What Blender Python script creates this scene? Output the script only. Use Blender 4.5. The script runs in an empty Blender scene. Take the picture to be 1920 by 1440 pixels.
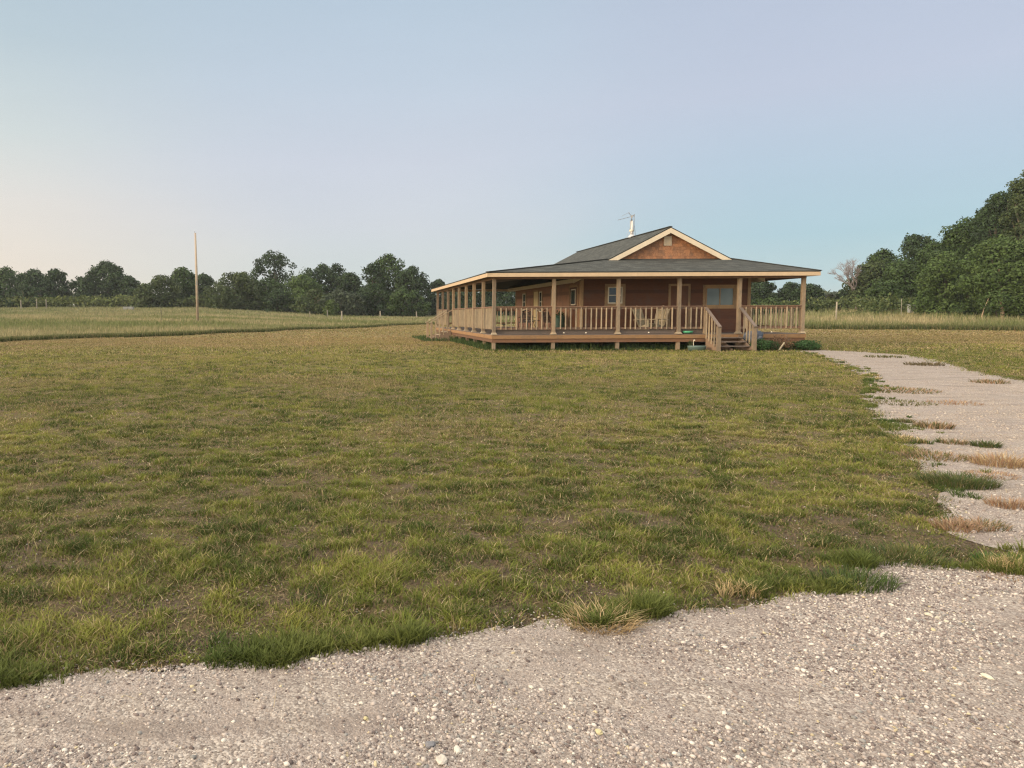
import bpy, bmesh, math, random
import numpy as np
from mathutils import Vector, Matrix
from mathutils.geometry import tessellate_polygon
rnd = random.Random(11)
rng = np.random.default_rng(7)
D = bpy.data
sc = bpy.context.scene
col = sc.collection
PI = math.pi

# ------------------------------------------------------------------ camera
FPX, PX, PY = 1387.0, 650.0, 688.0
PITCH, ROLL, CAMZ = math.radians(4.05), math.radians(-0.25), 1.5
f_ = Vector((0, math.cos(PITCH), -math.sin(PITCH)))
u_ = Vector((0, math.sin(PITCH), math.cos(PITCH)))
r_ = Vector((1, 0, 0))
R_ = r_ * math.cos(ROLL) + u_ * math.sin(ROLL)
U_ = -r_ * math.sin(ROLL) + u_ * math.cos(ROLL)
cam_d = D.cameras.new('camera')
cam = D.objects.new('camera', cam_d)
col.objects.link(cam)
cam_d.sensor_width = 36
cam_d.lens = FPX / 1920 * 36
cam_d.shift_x = (960 - PX) / 1920
cam_d.shift_y = (PY - 720) / 1920
cam_d.clip_end = 5000
cam_d.clip_start = 0.05
cam.matrix_world = Matrix.Translation((0, 0, CAMZ)) @ Matrix.Rotation(PI / 2 - PITCH, 4, 'X') @ Matrix.Rotation(ROLL, 4, 'Z')
sc.camera = cam

def ray(px, py):
    return f_ + R_ * ((px - PX) / FPX) - U_ * ((py - PY) / FPX)

def at(px, py, Y):
    d = ray(px, py)
    t = Y / d.y
    return Vector((d.x * t, Y, CAMZ + d.z * t))

# ------------------------------------------------------------------ numpy noise
def _h(ix, iy, s):
    n = (ix.astype(np.int64) * 374761393 + iy.astype(np.int64) * 668265263 + s * 1442695041) & 0xffffffff
    n = ((n ^ (n >> 13)) * 1274126177) & 0xffffffff
    n = (n ^ (n >> 16)) & 0xffffffff
    return n / 4294967295.0

def vn(x, y, s=0):
    x = np.asarray(x, float); y = np.asarray(y, float)
    ix = np.floor(x); iy = np.floor(y)
    fx = x - ix; fy = y - iy
    fx = fx * fx * (3 - 2 * fx); fy = fy * fy * (3 - 2 * fy)
    a = _h(ix, iy, s); b = _h(ix + 1, iy, s); c = _h(ix, iy + 1, s); d = _h(ix + 1, iy + 1, s)
    return (a * (1 - fx) + b * fx) * (1 - fy) + (c * (1 - fx) + d * fx) * fy

def fbm(x, y, s=0, o=3):
    t = 0; a = .5; n = 0
    for i in range(o):
        t = t + a * vn(x * 2 ** i + 17.3 * i, y * 2 ** i - 9.1 * i, s + i * 7); n += a; a *= .5
    return t / n

def sstep(a, b, x):
    t = np.clip((x - a) / (b - a), 0, 1)
    return t * t * (3 - 2 * t)

# ------------------------------------------------------------------ terrain
TU = [-.9, -.2, -.03, .10, .3, .55, .65, .78, 1.2]
TK = [.027, .026, .014, .010, .010, .014, .030, .052, .052]
TY = [42, 43, 46, 52, 54, 58, 60, 60, 60]
TC = [190, 185, 170, 165, 165, 140, 112, 92, 92]

def terrain(x, y):
    x = np.asarray(x, float); y = np.asarray(y, float)
    ys = np.maximum(y, 20.0)
    u = x / ys
    k = np.interp(u, TU, TK); y0 = np.interp(u, TU, TY); yc = np.interp(u, TU, TC)
    t = np.minimum(ys, yc) - y0
    t = np.where(t > 6, t, np.where(t < -6, 0, (t + 6) ** 2 / 24))
    far = sstep(20, 40, y)
    z = k * t * far
    amp = sstep(40, 70, y)
    return z + amp * (fbm(x / 14, y / 14, 5, 2) - .5) * .25

def tz(x, y):
    return float(terrain(x, y))

def ground(px, py):
    d = ray(px, py)
    Ys = np.concatenate([np.linspace(1, 40, 4000), np.linspace(40, 260, 6000)])
    t = Ys / d.y
    z = CAMZ + d.z * t; x = d.x * t
    g = terrain(x, Ys)
    i = int(np.argmax(z <= g))
    if not (z <= g).any(): i = len(Ys) - 1
    return (float(x[i]), float(Ys[i]))

# ------------------------------------------------------------------ object helpers
def link(o, parent=None):
    col.objects.link(o)
    if parent is not None: o.parent = parent
    return o

def tag(o, label=None, cat=None, group=None, kind=None):
    if label: o['label'] = label
    if cat: o['category'] = cat
    if group: o['group'] = group
    if kind: o['kind'] = kind
    return o

def empty(name, loc, label, cat, group=None, rz=0):
    o = D.objects.new(name, None)
    o.location = loc; o.rotation_euler = (0, 0, rz)
    o.empty_display_size = .2
    link(o)
    return tag(o, label, cat, group)

def copy_tree(o, parent=None):
    c = o.copy(); col.objects.link(c); c.parent = parent
    for ch in list(o.children):
        copy_tree(ch, c)
    return c

class MB:
    def __init__(s): s.v = []; s.f = []; s.uv = []
    def box(s, x0, x1, y0, y1, z0, z1):
        n = len(s.v)
        s.v += [(x0, y0, z0), (x1, y0, z0), (x1, y1, z0), (x0, y1, z0), (x0, y0, z1), (x1, y0, z1), (x1, y1, z1), (x0, y1, z1)]
        s.f += [[n + i for i in q] for q in ((0, 3, 2, 1), (4, 5, 6, 7), (0, 1, 5, 4), (1, 2, 6, 5), (2, 3, 7, 6), (3, 0, 4, 7))]
        return s
    def bar(s, a, b, w, h, up=(0, 0, 1), w2=None, h2=None):
        a = Vector(a); b = Vector(b); d = (b - a).normalized(); up = Vector(up)
        sd = d.cross(up)
        if sd.length < 1e-4: sd = d.cross(Vector((0, 1, 0)))
        sd.normalize(); up = sd.cross(d).normalized()
        n = len(s.v)
        w2 = w2 or w; h2 = h2 or h
        for p, ww, hh in ((a, w, h), (b, w2, h2)):
            for i, j in ((-1, -1), (1, -1), (1, 1), (-1, 1)):
                s.v.append(tuple(p + sd * (i * ww / 2) + up * (j * hh / 2)))
        s.f += [[n + i for i in q] for q in ((0, 1, 2, 3), (7, 6, 5, 4), (0, 4, 5, 1), (1, 5, 6, 2), (2, 6, 7, 3), (3, 7, 4, 0))]
        return s
    def tube(s, pts, rad, seg=8, cap=True):
        pts = [Vector(p) for p in pts]
        rings = []
        for i, p in enumerate(pts):
            d = (pts[min(i + 1, len(pts) - 1)] - pts[max(i - 1, 0)]).normalized()
            a = d.cross(Vector((0, 0, 1)))
            if a.length < 1e-3: a = Vector((1, 0, 0))
            a.normalize(); b = d.cross(a).normalized()
            r = rad[i] if isinstance(rad, (list, tuple)) else rad
            n = len(s.v)
            for k in range(seg):
                t = 2 * PI * k / seg
                s.v.append(tuple(p + a * (math.cos(t) * r) + b * (math.sin(t) * r)))
            rings.append(n)
        for i in range(len(rings) - 1):
            for k in range(seg):
                k2 = (k + 1) % seg
                s.f.append([rings[i] + k, rings[i] + k2, rings[i + 1] + k2, rings[i + 1] + k])
        if cap:
            s.f.append([rings[0] + k for k in range(seg)][::-1])
            s.f.append([rings[-1] + k for k in range(seg)])
        return s
    def lathe(s, prof, seg=20, cx=0, cy=0, sx=1, sy=1):
        n = len(s.v)
        for r, z in prof:
            for k in range(seg):
                t = 2 * PI * k / seg
                s.v.append((cx + math.cos(t) * r * sx, cy + math.sin(t) * r * sy, z))
        for i in range(len(prof) - 1):
            for k in range(seg):
                k2 = (k + 1) % seg
                s.f.append([n + i * seg + k, n + i * seg + k2, n + (i + 1) * seg + k2, n + (i + 1) * seg + k])
        return s
    def poly(s, pts):
        n = len(s.v); s.v += [tuple(p) for p in pts]; s.f.append(list(range(n, n + len(pts)))); return s
    def slab(s, pts, th, nrm=(0, 0, 1)):
        """prism: polygon pts (top face) extruded by th against nrm"""
        n = len(s.v); m = len(pts); nv = Vector(nrm) * th
        s.v += [tuple(p) for p in pts] + [tuple(Vector(p) - nv) for p in pts]
        s.f.append(list(range(n, n + m))); s.f.append(list(range(n + m, n + 2 * m))[::-1])
        for i in range(m):
            j = (i + 1) % m
            s.f.append([n + i, n + m + i, n + m + j, n + j])
        return s
    def build(s, name, m, parent=None, smooth=False, bevel=0, origin=None):
        me = D.meshes.new(name)
        v = s.v
        if origin is not None:
            ox, oy, oz = origin
            v = [(a - ox, b - oy, c - oz) for a, b, c in v]
        me.from_pydata(v, [], s.f)
        me.validate()
        if m is not None: me.materials.append(m)
        bm = bmesh.new(); bm.from_mesh(me)
        bmesh.ops.recalc_face_normals(bm, faces=bm.faces)
        if bevel:
            bmesh.ops.bevel(bm, geom=list(bm.edges), offset=bevel, segments=1, affect='EDGES')
        bm.to_mesh(me); bm.free()
        if smooth: me.shade_smooth()
        o = D.objects.new(name, me)
        if origin is not None: o.location = origin
        return link(o, parent)

def np_mesh(name, verts, nper, faces_local, colors=None, m=None, parent=None, smooth=False):
    """verts (N*nper,3); faces_local: list of index tuples inside a unit"""
    N = len(verts) // nper
    sizes = [len(f) for f in faces_local]
    loc = np.concatenate([np.array(f) for f in faces_local])
    L = len(loc)
    loops = (np.arange(N)[:, None] * nper + loc[None, :]).ravel().astype(np.int32)
    starts1 = np.concatenate([[0], np.cumsum(sizes)[:-1]])
    starts = (np.arange(N)[:, None] * L + starts1[None, :]).ravel().astype(np.int32)
    me = D.meshes.new(name)
    me.vertices.add(len(verts)); me.vertices.foreach_set('co', verts.astype(np.float32).ravel())
    me.loops.add(len(loops)); me.loops.foreach_set('vertex_index', loops)
    me.polygons.add(len(starts)); me.polygons.foreach_set('loop_start', starts)
    me.polygons.foreach_set('loop_total', np.tile(np.array(sizes, np.int32), N))
    if colors is not None:
        a = me.color_attributes.new('Col', 'FLOAT_COLOR', 'POINT')
        c = np.ones((len(verts), 4), np.float32); c[:, :3] = colors
        a.data.foreach_set('color', c.ravel())
    me.update(calc_edges=True)
    if m is not None: me.materials.append(m)
    if smooth: me.shade_smooth()
    return link(D.objects.new(name, me), parent)

# ------------------------------------------------------------------ materials
class NT:
    def __init__(s, name):
        s.m = D.materials.new(name); s.m.use_nodes = True
        s.t = s.m.node_tree; s.n = s.t.nodes; s.n.clear()
        s.out = s.n.new('ShaderNodeOutputMaterial')
        s.b = s.n.new('ShaderNodeBsdfPrincipled')
        s.t.links.new(s.b.outputs[0], s.out.inputs[0])
    def l(s, a, b): s.t.links.new(a, b)
    def new(s, typ, **kw):
        n = s.n.new(typ)
        for k, v in kw.items():
            if k in n.inputs: n.inputs[k].default_value = v
            else: setattr(n, k, v)
        return n
    def coord(s, scale=(1, 1, 1), kind='Object', rot=(0, 0, 0)):
        c = s.new('ShaderNodeTexCoord'); mp = s.new('ShaderNodeMapping')
        mp.inputs['Scale'].default_value = scale; mp.inputs['Rotation'].default_value = rot
        s.l(c.outputs[kind], mp.inputs[0]); return mp.outputs[0]
    def world(s, scale=(1, 1, 1)):
        c = s.new('ShaderNodeNewGeometry'); mp = s.new('ShaderNodeMapping')
        mp.inputs['Scale'].default_value = scale
        s.l(c.outputs['Position'], mp.inputs[0]); return mp.outputs[0]
    def noise(s, vec, scale, detail=4, rough=.6):
        n = s.new('ShaderNodeTexNoise'); n.inputs['Scale'].default_value = scale
        n.inputs['Detail'].default_value = detail; n.inputs['Roughness'].default_value = rough
        s.l(vec, n.inputs['Vector']); return n.outputs[0]
    def ramp(s, fac, stops):
        n = s.new('ShaderNodeValToRGB'); e = n.color_ramp.elements
        while len(e) > 1: e.remove(e[-1])
        for i, (p, c) in enumerate(stops):
            if i == 0: e[0].position = p
            else: e.new(p)
            e[i].color = (*c, 1) if len(c) == 3 else c
        s.l(fac, n.inputs[0]); return n.outputs[0]
    def mix(s, fac, a, b, typ='MIX'):
        n = s.new('ShaderNodeMix', data_type='RGBA', blend_type=typ)
        for sock, v in ((n.inputs[0], fac), (n.inputs[6], a), (n.inputs[7], b)):
            if isinstance(v, (int, float)): sock.default_value = v
            elif isinstance(v, tuple): sock.default_value = (*v, 1)
            else: s.l(v, sock)
        return n.outputs[2]
    def bump(s, h, strength, dist):
        n = s.new('ShaderNodeBump'); n.inputs['Strength'].default_value = strength; n.inputs['Distance'].default_value = dist
        s.l(h, n.inputs['Height']); s.l(n.outputs[0], s.b.inputs['Normal']); return n
    def rough(s, v): s.b.inputs['Roughness'].default_value = v

def wood(name, c1, c2, rough=.8, grain=(3, 3, 3)):
    t = NT(name)
    g = t.new('ShaderNodeNewGeometry'); oi = t.new('ShaderNodeObjectInfo')
    v = t.world(grain)
    n1 = t.noise(v, 9, 5, .65)
    base = t.ramp(n1, [(.3, c1), (.7, c2)])
    add = t.new('ShaderNodeMath', operation='ADD'); t.l(g.outputs['Random Per Island'], add.inputs[0]); t.l(oi.outputs['Random'], add.inputs[1])
    fr = t.new('ShaderNodeMath', operation='FRACT'); t.l(add.outputs[0], fr.inputs[0])
    var = t.ramp(fr.outputs[0], [(0, (.72, .72, .74)), (.5, (1, 1, 1)), (1, (1.18, 1.12, 1.05))])
    c = t.mix(1, base, var, 'MULTIPLY')
    st = t.noise(t.world(), 2.3, 3, .7)
    c = t.mix(t.ramp(st, [(.5, (0, 0, 0)), (.75, (.45, .45, .45))]), c, (.10, .085, .07))
    t.l(c, t.b.inputs['Base Color']); t.rough(rough); t.bump(n1, .35, .01)
    return t.m

M = {}
M['post'] = wood('weathered_post_wood', (.24, .175, .115), (.34, .26, .175), grain=(6, 6, .8))
M['baluster'] = wood('baluster_wood', (.32, .25, .165), (.45, .36, .245), grain=(6, 6, .8))
M['rail'] = wood('rail_wood', (.17, .10, .065), (.25, .15, .10), grain=(.8, 6, 6))
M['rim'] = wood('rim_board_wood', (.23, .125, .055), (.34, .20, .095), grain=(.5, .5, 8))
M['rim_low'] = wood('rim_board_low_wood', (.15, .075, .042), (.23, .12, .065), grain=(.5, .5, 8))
M['deckboard'] = wood('deck_board_wood', (.145, .112, .092), (.21, .165, .14), grain=(4, .6, 4))
M['siding'] = wood('cedar_siding_shaded', (.102, .040, .019), (.165, .066, .031), .6, grain=(.7, .7, 10))  # front wall copy of the cedar, porch shade put into its colour
M['siding_side'] = wood('cedar_siding_lit', (.25, .13, .08), (.34, .19, .12), .7, grain=(.7, .7, 10))  # same cedar as the front, lighter copy with less shade in the colour
M['shingle_wall'] = wood('cedar_shingle', (.27, .115, .052), (.50, .26, .135), .75, grain=(7, 7, 1.5))
M['trim_wood'] = wood('trim_board_wood', (.34, .22, .12), (.45, .31, .18), grain=(6, 6, .8))
M['steps'] = wood('step_wood', (.22, .15, .10), (.31, .22, .16), grain=(.8, 6, 6))
M['fence_wood'] = wood('fence_wood', (.24, .22, .18), (.36, .33, .27), grain=(6, 6, .8))
M['pale_wood'] = wood('pale_pole_wood', (.36, .28, .21), (.48, .39, .30), grain=(10, 10, .5))
M['chair_wood'] = wood('chair_wood', (.46, .38, .25), (.60, .51, .35), grain=(3, 3, 3))
M['bark'] = wood('bark', (.10, .08, .06), (.18, .15, .11), .95, grain=(4, 4, 1))
M['bark_pale'] = wood('pale_bark', (.30, .22, .15), (.42, .32, .22), .95, grain=(4, 4, 1))
M['bark_grey'] = wood('grey_twig_bark', (.22, .19, .19), (.32, .28, .28), .95, grain=(4, 4, 1))

def paint(name, c, rough=.5, var=.08, metal=0):
    t = NT(name)
    n = t.noise(t.world(), 3, 4, .7)
    cc = t.ramp(n, [(.3, tuple(x * (1 - var) for x in c)), (.7, tuple(min(1, x * (1 + var)) for x in c))])
    n2 = t.noise(t.world((5, 5, 1)), 6, 4, .7)
    cc = t.mix(t.ramp(n2, [(.55, (0, 0, 0)), (.8, (.25, .25, .25))]), cc, tuple(x * .6 for x in c))
    t.l(cc, t.b.inputs['Base Color']); t.rough(rough); t.b.inputs['Metallic'].default_value = metal
    t.bump(n2, .1, .003)
    return t.m
M['fascia'] = paint('cream_fascia_paint', (.60, .44, .28))
M['rake'] = paint('cream_rake_paint', (.72, .61, .45))
M['vent'] = paint('vent_paint', (.62, .50, .35))
M['white'] = paint('white_trim_paint', (.74, .68, .55))
M['cream_door'] = paint('cream_door_paint', (.62, .50, .27))
M['metal_pale'] = paint('galvanised_pipe', (.55, .54, .54), .45, .15, .35)
M['metal_dark'] = paint('dark_metal', (.07, .065, .06), .5, .1, .3)
M['antenna'] = paint('antenna_metal', (.30, .32, .35), .4, .1, .4)
M['green_plastic'] = paint('green_plastic', (.035, .085, .06), .45)
M['bright_green'] = paint('bright_green_plastic', (.07, .33, .17), .4)
M['teal'] = paint('teal_grey_plastic', (.13, .19, .17), .5)
M['tarp'] = paint('blue_grey_tarp', (.11, .13, .17), .55, .3)
M['grey_box'] = paint('grey_box_paint', (.24, .245, .23), .7)
M['chair_dark'] = paint('chair_dark_metal', (.035, .025, .022), .5)
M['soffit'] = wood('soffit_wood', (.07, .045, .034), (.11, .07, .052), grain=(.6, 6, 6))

def glass(name, c, rough=.05):
    t = NT(name)
    n = t.noise(t.world(), 1.2, 2, .5)
    t.l(t.ramp(n, [(.35, c), (.65, tuple(x * 1.6 for x in c))]), t.b.inputs['Base Color'])
    t.rough(rough); t.b.inputs['Specular IOR Level'].default_value = .8
    return t.m
M['glass'] = glass('window_glass', (.02, .022, .028))
M['glass_reflect'] = glass('window_glass_reflection', (.12, .15, .15), .12)  # teal grey reflection painted as the base colour of the pane

def roof_mat():
    t = NT('asphalt_shingle_roof')
    uv = t.new('ShaderNodeUVMap'); uv.uv_map = 'UVMap'
    br = t.new('ShaderNodeTexBrick', offset=.5)
    br.inputs['Scale'].default_value = 1; br.inputs['Brick Width'].default_value = .30; br.inputs['Row Height'].default_value = .14
    br.inputs['Mortar Size'].default_value = .006; br.inputs['Color1'].default_value = (0, 0, 0, 1); br.inputs['Color2'].default_value = (1, 1, 1, 1)
    br.inputs['Mortar'].default_value = (.0, .0, .0, 1)
    t.l(uv.outputs[0], br.inputs['Vector'])
    n = t.noise(t.world((.7, 2.2, 2.2)), 1.3, 5, .75)
    n2 = t.noise(t.world((1, 1, 1)), 55, 3, .8)
    c1 = t.ramp(br.outputs['Color'], [(0, (.020, .024, .026)), (.5, (.044, .050, .051)), (1, (.095, .100, .094))])
    c2 = t.mix(t.ramp(n, [(.35, (0, 0, 0)), (.7, (.5, .5, .5))]), c1, (.085, .083, .07))
    c3 = t.mix(.30, c2, t.ramp(n2, [(.3, (.03, .033, .03)), (.7, (.135, .135, .12))]))
    t.l(c3, t.b.inputs['Base Color']); t.rough(.95); t.b.inputs['Specular IOR Level'].default_value = .2; t.bump(br.outputs['Color'], .8, .015)
    return t.m
M['roof'] = roof_mat()

def attr_mat(name, trans=.3, rough=.7, spec=.25):
    t = NT(name)
    a = t.new('ShaderNodeAttribute', attribute_name='Col')
    t.l(a.outputs['Color'], t.b.inputs['Base Color']); t.rough(rough)
    t.b.inputs['Specular IOR Level'].default_value = spec
    if trans:
        tr = t.new('ShaderNodeBsdfTranslucent'); mx = t.new('ShaderNodeMixShader'); mx.inputs[0].default_value = trans
        t.l(a.outputs['Color'], tr.inputs[0]); t.l(t.b.outputs[0], mx.inputs[1]); t.l(tr.outputs[0], mx.inputs[2]); t.l(mx.outputs[0], t.out.inputs[0])
    return t.m
M['blades'] = attr_mat('grass_blades', .3)
M['leaves'] = attr_mat('tree_leaves', .22)
M['stones'] = attr_mat('limestone_gravel', 0, .85)

def ground_mat():
    t = NT('soil_and_thatch')
    w = t.world()
    big = t.noise(w, .35, 4, .6); mid = t.noise(w, 2.2, 5, .65); fine = t.noise(w, 70, 5, .85)
    soil = t.ramp(fine, [(.3, (.09, .066, .048)), (.5, (.20, .15, .108)), (.7, (.33, .265, .195))])
    straw = t.ramp(fine, [(.3, (.13, .105, .05)), (.7, (.32, .24, .125))])
    green = t.ramp(fine, [(.3, (.09, .095, .032)), (.7, (.23, .215, .075))])
    sepw = t.new('ShaderNodeSeparateXYZ'); t.l(w, sepw.inputs[0])
    ln = t.new('ShaderNodeMapRange'); ln.inputs[1].default_value = 8; ln.inputs[2].default_value = 26; t.l(sepw.outputs[1], ln.inputs[0])
    a = t.mix(t.ramp(mid, [(.42, (0, 0, 0)), (.6, (1, 1, 1))]), soil, straw)
    b = t.mix(t.ramp(big, [(.35, (0, 0, 0)), (.6, (.8, .8, .8))]), straw, green)
    c = t.mix(ln.outputs[0], a, b)
    t.l(c, t.b.inputs['Base Color']); t.rough(.95); t.b.inputs['Specular IOR Level'].default_value = .1
    t.bump(fine, 1.0, .04)
    return t.m
M['ground'] = ground_mat()

def gravel_mat():
    t = NT('crushed_gravel')
    w = t.world()
    v1 = t.new('ShaderNodeTexVoronoi'); v1.inputs['Scale'].default_value = 110; t.l(w, v1.inputs['Vector'])
    v2 = t.new('ShaderNodeTexVoronoi'); v2.inputs['Scale'].default_value = 230; t.l(w, v2.inputs['Vector'])
    s1 = t.new('ShaderNodeSeparateColor'); t.l(v1.outputs['Color'], s1.inputs[0])
    s2 = t.new('ShaderNodeSeparateColor'); t.l(v2.outputs['Color'], s2.inputs[0])
    c1 = t.ramp(s1.outputs[0], [(0, (.13, .105, .09)), (.35, (.255, .215, .185)), (.7, (.425, .37, .32)), (1, (.66, .60, .53))])
    c2 = t.ramp(s2.outputs[1], [(0, (.12, .09, .082)), (.55, (.28, .228, .205)), (1, (.55, .48, .435))])
    n = t.noise(w, 3, 5, .65)
    c = t.mix(t.ramp(n, [(.4, (.2, .2, .2)), (.6, (.8, .8, .8))]), c1, c2)
    big = t.noise(w, .8, 4, .6)
    c = t.mix(t.ramp(big, [(.35, (.45, .45, .45)), (.65, (0, 0, 0))]), c, (.29, .247, .21))
    ruts = t.noise(t.world((.35, 1.5, 1)), 2.4, 4, .7)
    c = t.mix(t.ramp(ruts, [(.48, (0, 0, 0)), (.66, (.55, .55, .55))]), c, (.175, .14, .12))
    t.l(c, t.b.inputs['Base Color']); t.rough(.95); t.b.inputs['Specular IOR Level'].default_value = .15
    inv = t.new('ShaderNodeMath', operation='SUBTRACT'); inv.inputs[0].default_value = 1; t.l(v1.outputs['Distance'], inv.inputs[1])
    lump = t.noise(w, 5, 4, .6); b1_ = t.bump(inv.outputs[0], .5, .006); b2_ = t.new('ShaderNodeBump'); b2_.inputs['Strength'].default_value = .8; b2_.inputs['Distance'].default_value = .05; t.l(lump, b2_.inputs['Height']); t.l(b2_.outputs[0], b1_.inputs['Normal'])
    return t.m
M['gravel'] = gravel_mat()

# ------------------------------------------------------------------ ground sheet
def make_ground():
    ys = np.concatenate([np.linspace(-60, 0, 8), np.linspace(1, 40, 40), np.linspace(42, 200, 100), np.geomspace(210, 3000, 22)])
    xs = np.concatenate([-np.geomspace(3000, 210, 20), np.linspace(-200, 200, 161), np.geomspace(210, 3000, 20)])
    X, Y = np.meshgrid(xs, ys)
    Z = terrain(X, Y)
    nx, ny = len(xs), len(ys)
    v = np.stack([X.ravel(), Y.ravel(), Z.ravel()], 1)
    i = np.arange(nx - 1)[None, :] + np.arange(ny - 1)[:, None] * nx
    f = np.stack([i, i + 1, i + 1 + nx, i + nx], -1).reshape(-1, 4)
    me = D.meshes.new('ground'); me.from_pydata(v.tolist(), [], f.tolist()); me.materials.append(M['ground']); me.shade_smooth()
    tag(link(D.objects.new('ground', me)), kind='structure')
make_ground()

# polylines read off the picture, turned into ground points
road_edge_px = [(-700, 1330), (-300, 1300), (0, 1283), (100, 1268), (230, 1262), (350, 1246), (440, 1240), (520, 1246), (580, 1226), (650, 1215), (720, 1207), (800, 1200),
                (860, 1192), (930, 1178), (1010, 1172), (1100, 1172), (1180, 1162), (1250, 1147), (1330, 1144), (1400, 1133), (1460, 1120), (1530, 1110),
                (1600, 1106), (1625, 1090), (1600, 1072), (1625, 1052), (1690, 1062), (1760, 1064), (1830, 1066), (1920, 1078), (2060, 1084), (2400, 1084)]
road_edge = [ground(*p) for p in road_edge_px]
drive_left_px = [(1395, 651), (1480, 656), (1530, 668), (1575, 684), (1610, 700), (1628, 722), (1618, 745), (1622, 762), (1640, 775),
                 (1655, 800), (1690, 825), (1712, 842), (1730, 868), (1748, 890), (1762, 915), (1764, 940), (1765, 965),
                 (1766, 990), (1800, 1010), (1850, 1026), (1920, 1040), (2060, 1052), (2400, 1056)]
drive_right_px = [(2400, 790), (2060, 738), (1920, 714), (1850, 702), (1800, 689), (1760, 676), (1710, 667), (1620, 660), (1530, 656), (1460, 650)]
drive_poly = [ground(*p) for p in drive_left_px + drive_right_px]
road_poly = road_edge + [(9, -8), (-14, -8)]

def rough_poly(poly, amp, step):
    out = []
    n = len(poly)
    for i in range(n):
        a = np.array(poly[i]); b = np.array(poly[(i + 1) % n]); d = b - a; Ln = np.hypot(*d)
        k = max(1, min(200, int(Ln / step)))
        if Ln > 12 : k = 1
        nr = np.array([-d[1], d[0]]) / max(Ln, 1e-6)
        for j in range(k):
            p = a + d * j / k
            if k > 1:
                p = p + nr * ((float(fbm(p[0] * 4, p[1] * 4, 3)) - .5) * 2 * amp)
            out.append((float(p[0]), float(p[1])))
    return out
road_poly_r = rough_poly(road_poly, .10, .05)
drive_poly_r = rough_poly(drive_poly, .22, .12)

def inside(poly, x, y):
    x = np.asarray(x); y = np.asarray(y)
    r = np.zeros(x.shape, bool)
    n = len(poly)
    for i in range(n):
        x0, y0 = poly[i]; x1, y1 = poly[(i + 1) % n]
        if y0 == y1: continue
        c = ((y0 > y) != (y1 > y)) & (x < (x1 - x0) * (y - y0) / (y1 - y0) + x0)
        r ^= c
    return r

def polysheet(name, poly, z):
    tris = tessellate_polygon([[Vector((p[0], p[1], 0)) for p in poly]])
    me = D.meshes.new(name)
    me.from_pydata([(p[0], p[1], z) for p in poly], [], [list(t) for t in tris])
    bm = bmesh.new(); bm.from_mesh(me); bmesh.ops.recalc_face_normals(bm, faces=bm.faces)
    if sum(f.normal.z for f in bm.faces) < 0: bmesh.ops.reverse_faces(bm, faces=bm.faces)
    bm.to_mesh(me); bm.free()
    me.materials.append(M['gravel'])
    return tag(link(D.objects.new(name, me)), kind='structure')
polysheet('road', road_poly_r, .006)
polysheet('driveway', drive_poly_r, .005)

# ------------------------------------------------------------------ meadow boundary (mown / unmown)
bl = [ground(*p) for p in [(-400, 661), (-150, 648), (0, 641), (200, 634), (380, 627), (500, 622), (620, 617), (720, 612), (800, 608)]]
br = [ground(*p) for p in [(1515, 617), (1600, 618), (1700, 618), (1800, 619), (1920, 620), (2100, 622)]]
BX = np.array([p[0] / p[1] for p in bl + [(18, 75)][:0] + br]); BYv = np.array([p[1] for p in bl + br])
_o = np.argsort(BX); BX = BX[_o]; BYv = BYv[_o]
def meadow_start(x, y):
    return np.interp(x / np.maximum(y, 1), BX, BYv) + (fbm(x / 2.2, y / 9, 811, 3) - .5) * 2.2

# ------------------------------------------------------------------ blades
def lin(c): return np.array(c)
G_DARK = lin((.062, .088, .018)); G_MID = lin((.160, .190, .032)); G_YEL = lin((.345, .325, .075)); STRAW = lin((.46, .35, .19)); BROWN = lin((.27, .18, .11)); RUST = lin((.36, .18, .10))

def blade_verts(x, y, z, h, w, lean, ang, two=True):
    N = len(x)
    dx = np.cos(ang); dy = np.sin(ang)
    sa = ang + PI / 2 + rng.uniform(-.9, .9, N); sx = np.cos(sa) * w / 2; sy = np.sin(sa) * w / 2
    base = np.stack([x, y, z], 1)
    if two:
        v = np.zeros((N, 5, 3))
        m = base + np.stack([dx * lean * .35, dy * lean * .35, h * .6], 1)
        tp = base + np.stack([dx * lean, dy * lean, h], 1)
        s = np.stack([sx, sy, np.zeros(N)], 1)
        v[:, 0] = base - s; v[:, 1] = base + s; v[:, 2] = m + s * .8; v[:, 3] = m - s * .8; v[:, 4] = tp
        return v.reshape(-1, 3)
    v = np.zeros((N, 3, 3)); s = np.stack([sx, sy, np.zeros(N)], 1)
    v[:, 0] = base - s; v[:, 1] = base + s; v[:, 2] = base + np.stack([dx * lean, dy * lean, h], 1)
    return v.reshape(-1, 3)
F5 = [(0, 1, 2, 3), (3, 2, 4)]
F3 = [(0, 1, 2)]

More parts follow.
